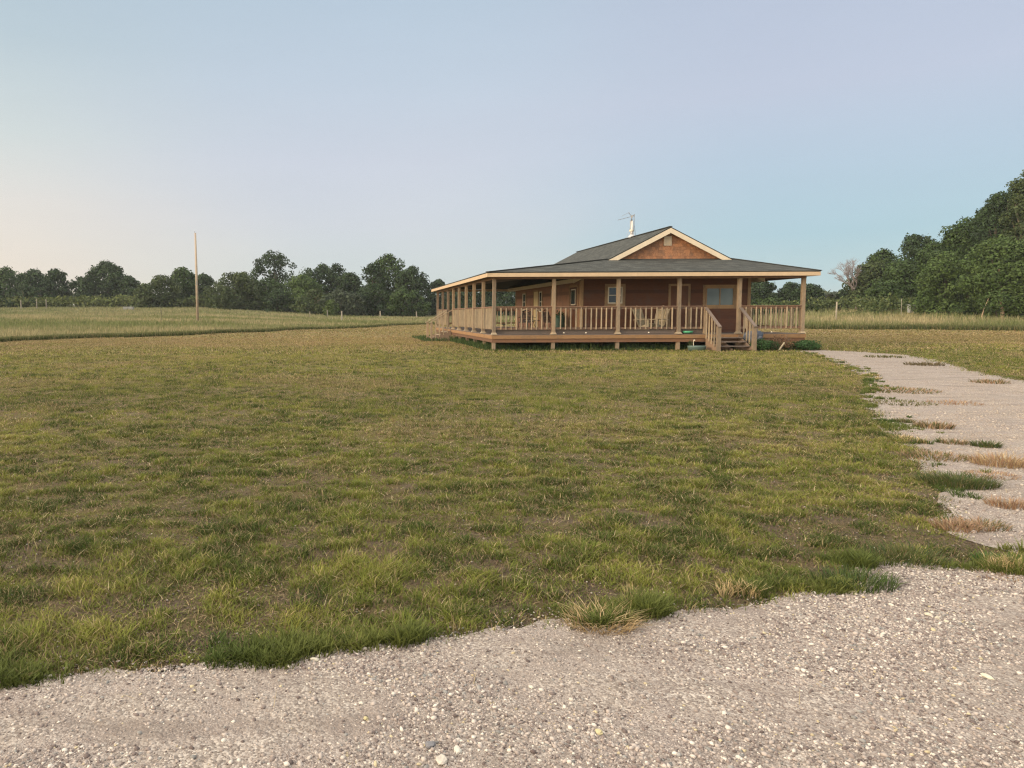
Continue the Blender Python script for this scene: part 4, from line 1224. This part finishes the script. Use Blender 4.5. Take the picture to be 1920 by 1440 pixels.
def at_ground(px, Y):
    p = at(px, 585, Y); return (p.x, Y, tz(p.x, Y))
o = MB().box(-.9, .9, -.35, .35, 0, .07).box(-.95, -.88, -.38, .38, 0, .62).box(.88, .95, -.38, .38, 0, .62).box(-.88, .88, -.38, -.32, .05, .62).box(-.88, .88, .32, .38, .05, .62).box(-.04, .04, -.40, -.385, .02, .6).build('feed_trough', M['grey_box'], None)
lx = at_ground(241, 140); o.location = (lx[0], lx[1], lx[2] + .15); o.scale = (1.0, 1, .9); tag(o, 'pale grey feed trough at the foot of the left trees', 'trough')
bxo = empty('metal_box', at_ground(1708, 80), 'grey metal box with sloped lid shaded by the right hand trees', 'metal box')
MB().box(-.25, .25, -.22, .22, 0, .75).build('body', M['grey_box'], bxo); MB().slab([(-.28, -.26, .76), (.28, -.26, .76), (.28, .26, .90), (-.28, .26, .90)], .03).build('lid', M['grey_box'], bxo)
bxo.location.z += .45

# ------------------------------------------------------------------ trees
KIND = {
    'dark': [(.044, .062, .031), (.060, .082, .037), (.078, .102, .044)],
    'mid': [(.062, .088, .032), (.085, .112, .038), (.110, .135, .046)],
    'light': [(.095, .122, .040), (.122, .150, .050), (.155, .178, .060)],
    'olive': [(.098, .108, .048), (.122, .126, .055), (.078, .095, .042)],
    'grey': [(.085, .090, .065), (.105, .105, .075), (.06, .075, .045)],
    'brown': [(.12, .095, .065), (.095, .078, .052), (.07, .07, .04)],
    'yel': [(.14, .15, .05), (.11, .135, .045), (.17, .17, .06)],
}
def limb(mb, a, b, r0, r1, bend=.12):
    a = Vector(a); b = Vector(b); L = (b - a).length
    m = (a + b) / 2 + Vector((rnd.uniform(-1, 1), rnd.uniform(-1, 1), rnd.uniform(0, 1))) * L * bend
    mb.tube([a, m, b], [r0, (r0 + r1) / 2, r1], 6, cap=False)

def tree(px, hw, ytop, Y, kind, label, ybot=None, n=None, lobes=None, airy=0, cb=.0, trunk='bark', name='tree', lsize=None, trunkpx=None, sd=None):
    r = random.Random(int(px * 13 + ytop)); g = np.random.default_rng(int(px * 7 + ytop * 3 + Y))
    c = at(px, 580, Y); gz = tz(c.x, Y); top = at(px, ytop, Y).z
    H = top - gz; RX_ = hw * Y / FPX; RY = RX_ * .85
    o = empty(name, (c.x, Y, gz), label, 'tree', 'trees round the meadows')
    z0 = H * cb
    hc = H - z0
    nl = lobes or int(16 + 22 * min(1.6, hc / max(RX_ * 2, 1)))
    L = []
    for k in range(nl):
        t = (k + .5) / nl                                       # height fraction, spread evenly
        prof = (1 - max(0, (t - .3) / .7) ** 2.6) ** .5 * (.85 + .15 * min(1, t / .2)) if not airy else (.30 + .70 * math.sin(PI * min(1, t * 1.03)) ** .6)
        a = r.uniform(0, 2 * PI); q = r.uniform(.3, 1) ** .5
        lr = min(RX_, hc * .5) * r.uniform(.22, .42) * (1 - .25 * t)
        if airy: lr *= .85
        rad = max(0, prof * RX_ - lr * .8) * q
        rady = rad * RY / RX_
        zz = z0 + t * (hc - lr * 1.05) + lr * .25
        L.append((rad * math.cos(a), rady * math.sin(a), zz, lr))
    L.append((r.uniform(-.2, .2) * RX_, 0, H - min(RX_, hc * .5) * .26, min(RX_, hc * .5) * .26))
    for k in range(5 if not airy else 3):
        q = RX_ * (r.uniform(-.55, .55)); lr = min(RX_, hc * .5) * r.uniform(.24, .36)
        L.append((q, r.uniform(-.4, .4) * RY, H - lr - abs(q) * r.uniform(.25, .6) - r.uniform(0, .06) * hc, lr))
    body = 1 - .45 * airy
    nb_ = max(3, int(hc / (RX_ * .55)))
    for k in range(nb_):
        tt_ = (k + .5) / nb_ * .84
        L.append((r.uniform(-.18, .18) * RX_, r.uniform(-.2, .2) * RY, z0 + hc * tt_, min(RX_ * .70, hc * .42) * (1 - .45 * tt_ ** 2) * body))
    ls = lsize or (.0015 * Y + .02)
    A = sum(4 * PI * l[3] ** 2 for l in L)
    N = n or int(min(30000, max(2500, A / (ls * ls) * .50)))
    if airy: N = int(N * (1 - .35 * airy))
    wts = np.array([l[3] ** 2 for l in L]); wts = wts / wts.sum()
    idx = g.choice(len(L), N, p=wts); La = np.array(L)
    d = g.normal(0, 1, (N, 3)); d /= np.linalg.norm(d, axis=1)[:, None]
    shell = 1 - np.abs(g.normal(0, .20, N)) + (g.random(N) < .08) * g.uniform(0, .28, N)
    lum = 1 + .30 * (vn(d[:, 0] * 2.4 + idx * 3.1, d[:, 1] * 2.4 + d[:, 2] * 2.1, 5) - .5) * 2
    P = La[idx, :3] + d * (La[idx, 3] * shell * lum)[:, None] * np.array([1, 1, .85])
    keep = (P[:, 2] > .05)
    P, d, idx = P[keep], d[keep], idx[keep]; N = len(P)
    nrm = d + g.normal(0, .55, (N, 3)) + np.array([0, 0, .25]); nrm /= np.linalg.norm(nrm, axis=1)[:, None]
    a1 = np.cross(nrm, g.normal(0, 1, (N, 3))); a1 /= np.linalg.norm(a1, axis=1)[:, None]; b1 = np.cross(nrm, a1)
    s = ls * g.uniform(.55, 1.35, N)[:, None]
    v = np.stack([P - a1 * s, P - b1 * s * .55, P + a1 * s, P + b1 * s * .55], 1).reshape(-1, 3)
    pal = np.array(KIND[kind]) * np.array([.80, 1.04, .86]); lobt = g.random(len(L))
    tt = np.clip(lobt[idx] * .7 + g.random(N) * .5 - .1, 0, 1)
    cc = np.stack([np.interp(tt, [0, .5, 1], pal[:, k]) for k in range(3)], 1) * g.uniform(.55, 1.25, N)[:, None] * .82
    np_mesh('crown', v, 4, [(0, 1, 2, 3)], np.repeat(cc, 4, 0), M['leaves'], o)
    tm = MB(); tr = max(.12, H * .02)
    tx = 0
    tm.tube([(tx, 0, -.3), (tx + r.uniform(-.2, .2), 0, H * .3), (r.uniform(-.3, .3), 0, H * .75)], [tr * 1.2, tr, tr * .35], 8)
    for k in range(min(14, nl)):
        l = L[int(k * nl / min(14, nl))]
        limb(tm, (0, 0, min(H * .6, max(.5, l[2] * .55))), l[:3], tr * .4, tr * .08)
    tm.build('trunk', M[trunk], o)
    return o

T = [
 # left tree line, left to right
 (-60, 60, 505, 178, 'dark', 'dark tree cut by the left picture edge', {}),
 (8, 46, 499, 176, 'mid', 'broad dark green tree at the far left edge', {}),
 (68, 30, 503, 184, 'dark', 'dark round topped tree, second from the left edge', {}),
 (106, 24, 502, 181, 'dark', 'narrow dark tree left of the sky gap', {}),
 (45, 60, 532, 170, 'dark', 'low dark tree in front of the far left group', {}),
 (150, 22, 517, 186, 'dark', 'low loose tree right after the sky gap', {'airy': .6, 'cb': .12}),
 (204, 40, 487, 182, 'dark', 'tallest tree of the left group with a peaked crown', {}),
 (168, 22, 514, 180, 'dark', 'small dark tree at the left shoulder of the tallest left one', {}),
 (240, 28, 516, 180, 'dark', 'dark tree at the right shoulder of the tallest left one', {}),
 (305, 44, 514, 160, 'olive', 'greyish green flat topped tree left of the tall pole', {}),
 (275, 24, 530, 156, 'olive', 'small pale green bush tree at the meadow edge left of the pole', {}),
 (344, 28, 499, 166, 'mid', 'tree with a rounded top directly left of the pole', {}),
 (382, 24, 511, 164, 'dark', 'dark tree just right of the pole', {}),
 (440, 50, 508, 158, 'olive', 'wide pale green tree right of the pole', {}),
 (456, 18, 508, 170, 'dark', 'dark crown peeking over the wide pale green tree', {}),
 (416, 28, 534, 152, 'olive', 'low rounded pale bush tree right of the pole', {}),
 (516, 50, 468, 168, 'dark', 'tallest airy tree of the middle group with gaps in its crown', {'airy': .7, 'cb': .28, 'lobes': 34}),
 (500, 42, 520, 160, 'mid', 'mid green tree below the tall airy one', {}),
 (520, 28, 540, 148, 'dark', 'dark bush at the meadow edge below the airy tree', {}),
 (570, 40, 513, 150, 'light', 'lighter green rounded tree in the middle group', {}),
 (600, 40, 492, 160, 'dark', 'dark ragged tree behind the lighter rounded one', {'airy': .2}),
 (632, 22, 492, 162, 'dark', 'dark tree with a spiky top between two ragged ones', {'airy': .4}),
 (655, 30, 508, 158, 'dark', 'dark tree just before the dip in the tree line', {}),
 (590, 46, 540, 142, 'olive', 'low spreading olive tree at the meadow edge', {}),
 (640, 34, 540, 138, 'grey', 'grey green thorny tree below the dip', {'airy': .3}),
 (664, 22, 548, 136, 'grey', 'small greyish tree right of the thorny one', {'airy': .3}),
 (621, 13, 561, 134, 'yel', 'small yellow green tree at the meadow edge', {}),
 (700, 26, 492, 150, 'dark', 'ragged dark crown on the left side of the big tree', {'airy': .3}),
 (728, 36, 474, 152, 'mid', 'tallest broad tree between the pole and the house', {'airy': .15}),
 (772, 34, 497, 150, 'dark', 'dark tree just left of the house eave', {}),
 (700, 44, 530, 142, 'dark', 'low dark tree below the tallest broad one', {}),
 (756, 44, 540, 140, 'mid', 'low mid green tree reaching to the house steps', {}),
 (822, 26, 522, 158, 'dark', 'dark tree top seen over the porch eave', {}),
 # seen through the porch
 (868, 34, 531, 150, 'dark', 'dark tree seen between the side porch posts', {}),
 (930, 40, 522, 150, 'dark', 'dark tree seen through the left front bay of the porch', {}),
 (985, 36, 524, 155, 'dark', 'dark tree behind the rear corner of the porch', {}),
 (1422, 42, 520, 118, 'dark', 'dense dark tree seen through the right bay of the porch', {}),
 (1482, 26, 527, 118, 'dark', 'dark tree seen behind the right corner post', {}),
 (1516, 28, 530, 116, 'dark', 'dark tree just outside the right eave', {}),
 (1450, 60, 556, 112, 'mid', 'low green thicket tree behind the right railing', {}),
 (1360, 40, 528, 122, 'dark', 'dark tree hidden mostly by the front wall', {}),
 # right
 (1558, 22, 551, 118, 'brown', 'low brownish thicket in the gap right of the house', {}),
 (1582, 16, 541, 120, 'dark', 'small dark tree in the gap right of the house', {'airy': .3}),
 (1622, 22, 505, 110, 'mid', 'mid green tree right behind the leafless one', {}),
 (1745, 36, 452, 94, 'mid', 'mid green rounded tree in the middle of the right group', {}),
 (1840, 40, 385, 86, 'mid', 'tall green tree between the rounded and the very tall one', {}),
 (1895, 50, 350, 82, 'mid', 'very tall green tree filling the right picture edge', {}),
 (1600, 26, 556, 108, 'olive', 'low olive bush left of the first big right tree', {}),
 (1632, 38, 486, 104, 'olive', 'brownish green leaning tree, first of the right group', {}),
 (1652, 26, 464, 108, 'mid', 'green crown above the brownish leaning tree', {}),
 (1690, 48, 486, 96, 'mid', 'wide mid green tree with dark foot in the right group', {}),
 (1712, 40, 436, 104, 'dark', 'tree with ragged curly top in the right group', {'airy': .35, 'cb': .2}),
 (1660, 40, 525, 92, 'mid', 'low dense green tree at the meadow edge on the right', {}),
 (1770, 44, 470, 78, 'light', 'light green bushy tree reaching down to the meadow', {}),
 (1808, 46, 406, 84, 'mid', 'tall rounded tree left of the highest right ones', {}),
 (1775, 26, 444, 88, 'dark', 'dark narrow crown behind the light bushy tree', {}),
 (1862, 44, 356, 80, 'dark', 'very tall dark tree near the right picture edge', {'airy': .2}),
 (1916, 40, 312, 76, 'olive', 'highest tree cut by the right picture edge', {'airy': .2}),
 (1990, 60, 340, 74, 'mid', 'tall tree just beyond the right picture edge', {}),
 (1868, 56, 440, 72, 'light', 'light green tree in front of the very tall dark one', {'cb': .13}),
 (1938, 42, 470, 70, 'light', 'low light green tree at the right picture edge', {'cb': .12}),
 (1815, 34, 510, 76, 'mid', 'low shrubby green tree left of the pale trunk', {}),
 (2080, 70, 380, 74, 'mid', 'mid green tree outside the right edge', {}),
 (-150, 60, 500, 178, 'mid', 'green tree outside the left edge', {}),
]
for px, hw, yt, Y, kind, lab, kw in T:
    tree(px, hw * (1.2 if Y > 120 else 1.3), yt, Y, kind, lab, **kw)
# green field bushes along the left foot
def thicket(px0, px1, Y, h, kind, label, name):
    a = at(px0, 580, Y); b = at(px1, 580, Y); n = int(1400 * (b.x - a.x) / 12)
    x = rng.uniform(a.x, b.x, n); y = Y + rng.normal(0, 1.4, n)
    hh = h * (.45 + .9 * fbm(x / 3.0, y / 3, int(px0) + 5, 3)); z = terrain(x, y) + hh * rng.random(n) ** .6
    P = np.stack([x, y, z], 1); s = (.0020 * Y * rng.uniform(.6, 1.3, n))[:, None]
    a1 = rng.normal(0, 1, (n, 3)); a1 /= np.linalg.norm(a1, axis=1)[:, None]; b1 = np.cross(a1, rng.normal(0, 1, (n, 3))); b1 /= np.linalg.norm(b1, axis=1)[:, None]
    v = np.stack([P - a1 * s, P - b1 * s * .6, P + a1 * s, P + b1 * s * .6], 1).reshape(-1, 3)
    pal = np.array(KIND[kind]); c = pal[rng.integers(0, 3, n)] * rng.uniform(.7, 1.3, n)[:, None]
    tag(np_mesh(name, v, 4, [(0, 1, 2, 3)], np.repeat(c, 4, 0), M['leaves']), label, 'undergrowth', kind='stuff')
thicket(-150, 260, 168, 2.6, 'light', 'low green undergrowth below the far left trees', 'undergrowth')
thicket(250, 830, 160, 2.4, 'mid', 'dark undergrowth closing the foot of the middle trees', 'undergrowth')
thicket(1330, 1640, 110, 2.4, 'mid', 'undergrowth behind the right part of the house', 'undergrowth')
thicket(1600, 2100, 86, 2.2, 'mid', 'undergrowth at the foot of the right trees', 'undergrowth')

# bare tree
def bare_tree():
    Y = 104; c = at(1606, 580, Y); gz = tz(c.x, Y); top = at(1600, 478, Y).z
    o = empty('bare_tree', (c.x, Y, gz), 'leafless pale grey tree at the left end of the right group', 'tree', 'trees round the meadows')
    H = top - gz; m = MB(); r = random.Random(4)
    def grow(p, d, L, rad, lev):
        q = p + d * L
        m.tube([p, (p + q) / 2 + Vector((r.uniform(-1, 1), r.uniform(-1, 1), r.uniform(-1, 1))) * L * .08, q], [rad, rad * .8, rad * .6], 5, cap=False)
        if lev == 0: return
        for k in range(3 if lev > 2 else 4):
            nd = (d + Vector((r.uniform(-1, 1), r.uniform(-1, 1), r.uniform(-.5, .8))) * .75).normalized()
            grow(q - d * L * r.uniform(0, .35), nd, L * r.uniform(.55, .8), rad * .58, lev - 1)
    grow(Vector((0, 0, 0)), Vector((-.12, 0, 1)).normalized(), H * .42, .16, 0)
    for k in range(5):
        nd = Vector((r.uniform(-.9, .4), r.uniform(-.5, .5), 1)).normalized()
        grow(Vector((-.05 * H, 0, H * (.30 + .03 * k))), nd, H * .24, .085, 4)
    m.build('branch', M['bark_grey'], o)
bare_tree()
# pale trunks seen under the right trees
def pale_trunk(px, yt, yb, Y, w, lean, label):
    a = at(px, yb, Y); b = at(px + lean, yt, Y); z = tz(a.x, Y)
    o = empty('dead_trunk', (a.x, Y, z), label, 'tree trunk', 'pale trunks under the right trees')
    m = MB(); m.tube([(0, 0, -.2), ((b.x - a.x) * .4, 0, (b.z - z) * .45), (b.x - a.x, 0, b.z - z)], [w, w * .75, w * .4], 8); m.build('trunk', M['bark_pale'], o)
    m = MB(); limb(m, ((b.x - a.x) * .6, 0, (b.z - z) * .6), (b.x - a.x + w * 5, .2, (b.z - z) * .95), w * .4, w * .15); m.build('branch', M['bark_pale'], o)
pale_trunk(1882, 505, 580, 71.0, .17, -9, 'thick pale orange trunk below the light green right tree')
pale_trunk(1899, 545, 580, 71.5, .10, 2, 'thin pale trunk right of the thick orange one')
pale_trunk(1838, 545, 580, 71, .05, 22, 'fallen pale branch leaning left of the thick trunk')

# far-off woods closing the horizon
def far_woods():
    n = 42000
    u = rng.uniform(-1.6, 2.2, n); Y = 340 + rng.normal(0, 9, n)
    x = u * 340; ang = np.arctan2(x, 340)
    R = 360 + rng.normal(0, 8, n); th = rng.uniform(-1.25, 1.45, n)
    x = R * np.sin(th); y = R * np.cos(th)
    h = (5.0 + 5.5 * fbm(th * 22, th * 0, 71, 3)) * rng.random(n) ** .55
    P = np.stack([x, y, terrain(x, y) + h], 1); s = rng.uniform(.45, 1.2, n)[:, None]
    a1 = rng.normal(0, 1, (n, 3)); a1 /= np.linalg.norm(a1, axis=1)[:, None]; b1 = np.cross(a1, rng.normal(0, 1, (n, 3))); b1 /= np.linalg.norm(b1, axis=1)[:, None]
    v = np.stack([P - a1 * s, P - b1 * s * .6, P + a1 * s, P + b1 * s * .6], 1).reshape(-1, 3)
    pal = np.array(KIND['dark']); c = pal[rng.integers(0, 3, n)] * rng.uniform(.8, 1.3, n)[:, None]
    tag(np_mesh('far_woods', v, 4, [(0, 1, 2, 3)], np.repeat(c, 4, 0), M['leaves']), 'dark distant woods closing the horizon', 'woods', kind='stuff')
far_woods()

# ------------------------------------------------------------------ haze
hz = MB().box(-330, 420, -40, 400, -1.2, 27).build('haze', None)
hm = D.materials.new('thin_evening_haze'); hm.use_nodes = True; hm.node_tree.nodes.clear()
ho = hm.node_tree.nodes.new('ShaderNodeOutputMaterial'); hv = hm.node_tree.nodes.new('ShaderNodeVolumePrincipled')
hv.inputs['Color'].default_value = (.86, .90, .95, 1); hv.inputs['Density'].default_value = .00024
hm.node_tree.links.new(hv.outputs[0], ho.inputs['Volume']); hz.data.materials.append(hm)
tag(hz, 'thin pale evening haze over the meadows', 'haze', kind='stuff')

# ------------------------------------------------------------------ sky and light
world = D.worlds.new('World'); sc.world = world; world.use_nodes = True
wt = world.node_tree; wn = wt.nodes; wn.clear()
out = wn.new('ShaderNodeOutputWorld'); bg = wn.new('ShaderNodeBackground'); wt.links.new(bg.outputs[0], out.inputs[0])
SUN_EL, SUN_AZ = math.radians(13), math.radians(-115)   # azimuth measured from +Y towards +X
sky = wn.new('ShaderNodeTexSky'); sky.sky_type = 'NISHITA'; sky.sun_disc = False
sky.sun_elevation = SUN_EL; sky.sun_rotation = SUN_AZ; sky.dust_density = 2.0; sky.ozone_density = 2.0
tc = wn.new('ShaderNodeTexCoord'); sp = wn.new('ShaderNodeSeparateXYZ'); wt.links.new(tc.outputs['Generated'], sp.inputs[0])
def mth(op, a, b=None):
    n = wn.new('ShaderNodeMath'); n.operation = op
    for i, v in enumerate((a, b)):
        if v is None: continue
        if isinstance(v, (int, float)): n.inputs[i].default_value = v
        else: wt.links.new(v, n.inputs[i])
    return n.outputs[0]
az = mth('ARCTAN2', sp.outputs[0], sp.outputs[1])        # 0 ahead, + right
zz = mth('MAXIMUM', sp.outputs[2], 0.0)
el = mth('ARCSINE', zz)
def ramp(fac, stops, hi=.75):
    mr = wn.new('ShaderNodeMapRange'); mr.inputs[1].default_value = 0; mr.inputs[2].default_value = hi; wt.links.new(fac, mr.inputs[0])
    n = wn.new('ShaderNodeValToRGB'); e = n.color_ramp.elements; n.color_ramp.interpolation = 'EASE' if False else 'LINEAR'
    while len(e) > 1: e.remove(e[-1])
    for i, (p, c) in enumerate(stops):
        c = tuple(((v / 255 + .055) / 1.055) ** 2.4 for v in c)
        if i == 0: e[0].position = p / hi
        else: e.new(p / hi)
        e[i].color = (*c, 1)
    wt.links.new(mr.outputs[0], n.inputs[0]); return n.outputs[0]
left = ramp(el, [(0, (230, 218, 198)), (.06, (228, 216, 203)), (.14, (222, 216, 208)), (.22, (205, 212, 209)), (.33, (182, 197, 204)), (.45, (168, 187, 199)), (.55, (190, 195, 195)), (.75, (215, 208, 196))])
mid = ramp(el, [(0, (200, 206, 203)), (.05, (196, 205, 206)), (.12, (200, 204, 211)), (.2, (197, 202, 213)), (.3, (187, 199, 212)), (.42, (177, 194, 209)), (.55, (190, 194, 198)), (.75, (215, 208, 196))])
right = ramp(el, [(0, (200, 207, 202)), (.035, (175, 199, 205)), (.09, (164, 192, 204)), (.17, (175, 192, 207)), (.25, (185, 192, 208)), (.36, (180, 189, 206)), (.5, (178, 188, 198)), (.75, (215, 208, 196))])
glow = ramp(el, [(0, (255, 230, 195)), (.2, (255, 238, 212)), (.5, (240, 230, 214)), (.75, (225, 216, 202))])
def mixc(f, a, b):
    n = wn.new('ShaderNodeMix'); n.data_type = 'RGBA'; wt.links.new(f, n.inputs[0])
    wt.links.new(a, n.inputs[6]); wt.links.new(b, n.inputs[7]); return n.outputs[2]
def mrange(v, a, b):
    n = wn.new('ShaderNodeMapRange'); n.interpolation_type = 'SMOOTHSTEP'; wt.links.new(v, n.inputs[0])
    n.inputs[1].default_value = a; n.inputs[2].default_value = b; return n.outputs[0]
# a little wobble so that the bands are not ruled lines
nz = wn.new('ShaderNodeTexNoise'); nz.inputs['Scale'].default_value = 1.6; nz.inputs['Detail'].default_value = 3
mpn = wn.new('ShaderNodeMapping'); mpn.inputs['Scale'].default_value = (1, 1, 3); wt.links.new(tc.outputs['Generated'], mpn.inputs[0]); wt.links.new(mpn.outputs[0], nz.inputs['Vector'])
azw = mth('ADD', az, mth('MULTIPLY', mth('SUBTRACT', nz.outputs[0], .5), .35))
c1 = mixc(mrange(azw, -.50, .05), left, mid)
c2 = mixc(mrange(azw, .12, .58), c1, right)
# towards the set sun (behind and left of the camera)
dt = wn.new('ShaderNodeVectorMath'); dt.operation = 'DOT_PRODUCT'; wt.links.new(tc.outputs['Generated'], dt.inputs[0])
dt.inputs[1].default_value = (math.sin(SUN_AZ), math.cos(SUN_AZ), .12)
c3 = mixc(mrange(dt.outputs['Value'], .15, 1.0), c2, glow)
# brighter half of the sky behind the camera, and upwards
gain = mth('ADD', 1.0, mth('MULTIPLY', mrange(dt.outputs['Value'], .05, 1.0), 1.7))
up = mth('MULTIPLY', mrange(zz, .46, .95), 2.1)
gain = mth('ADD', gain, up)
nz2 = wn.new('ShaderNodeTexNoise'); nz2.inputs['Scale'].default_value = 3.2; nz2.inputs['Detail'].default_value = 5; nz2.inputs['Roughness'].default_value = .6
mp2 = wn.new('ShaderNodeMapping'); mp2.inputs['Scale'].default_value = (1, .6, 4.5); mp2.inputs['Rotation'].default_value = (0, .12, 0); wt.links.new(tc.outputs['Generated'], mp2.inputs[0]); wt.links.new(mp2.outputs[0], nz2.inputs['Vector'])
gain = mth('MULTIPLY', gain, mth('ADD', .965, mth('MULTIPLY', nz2.outputs[0], .07)))
cm = wn.new('ShaderNodeVectorMath'); cm.operation = 'SCALE'; wt.links.new(c3, cm.inputs[0]); wt.links.new(gain, cm.inputs[3])
ns = wn.new('ShaderNodeVectorMath'); ns.operation = 'SCALE'; wt.links.new(sky.outputs[0], ns.inputs[0]); ns.inputs[3].default_value = .02
ad = wn.new('ShaderNodeVectorMath'); ad.operation = 'ADD'; wt.links.new(cm.outputs[0], ad.inputs[0]); wt.links.new(ns.outputs[0], ad.inputs[1])
wt.links.new(ad.outputs[0], bg.inputs[0]); bg.inputs[1].default_value = 1.03

sl = D.lights.new('sun', 'SUN'); sl.energy = 1.9; sl.angle = math.radians(16); sl.color = (1, .78, .54)
so = link(D.objects.new('sun', sl))
dv = Vector((math.sin(SUN_AZ) * math.cos(SUN_EL), math.cos(SUN_AZ) * math.cos(SUN_EL), math.sin(SUN_EL)))
so.rotation_euler = dv.to_track_quat('Z', 'Y').to_euler(); so.location = (-20, -20, 20)

sc.view_settings.view_transform = 'Standard'; sc.view_settings.look = 'None'; sc.view_settings.gamma = 1; sc.view_settings.exposure = 0
sc.render.engine = 'CYCLES'
sc.cycles.use_denoising = True; sc.cycles.denoiser = 'OPENIMAGEDENOISE'; sc.cycles.denoising_input_passes = 'RGB_ALBEDO_NORMAL'; sc.cycles.denoising_prefilter = 'NONE'; sc.cycles.filter_width = 1.25
sc.cycles.max_bounces = 5; sc.cycles.diffuse_bounces = 3; sc.cycles.transmission_bounces = 2; sc.cycles.transparent_max_bounces = 4
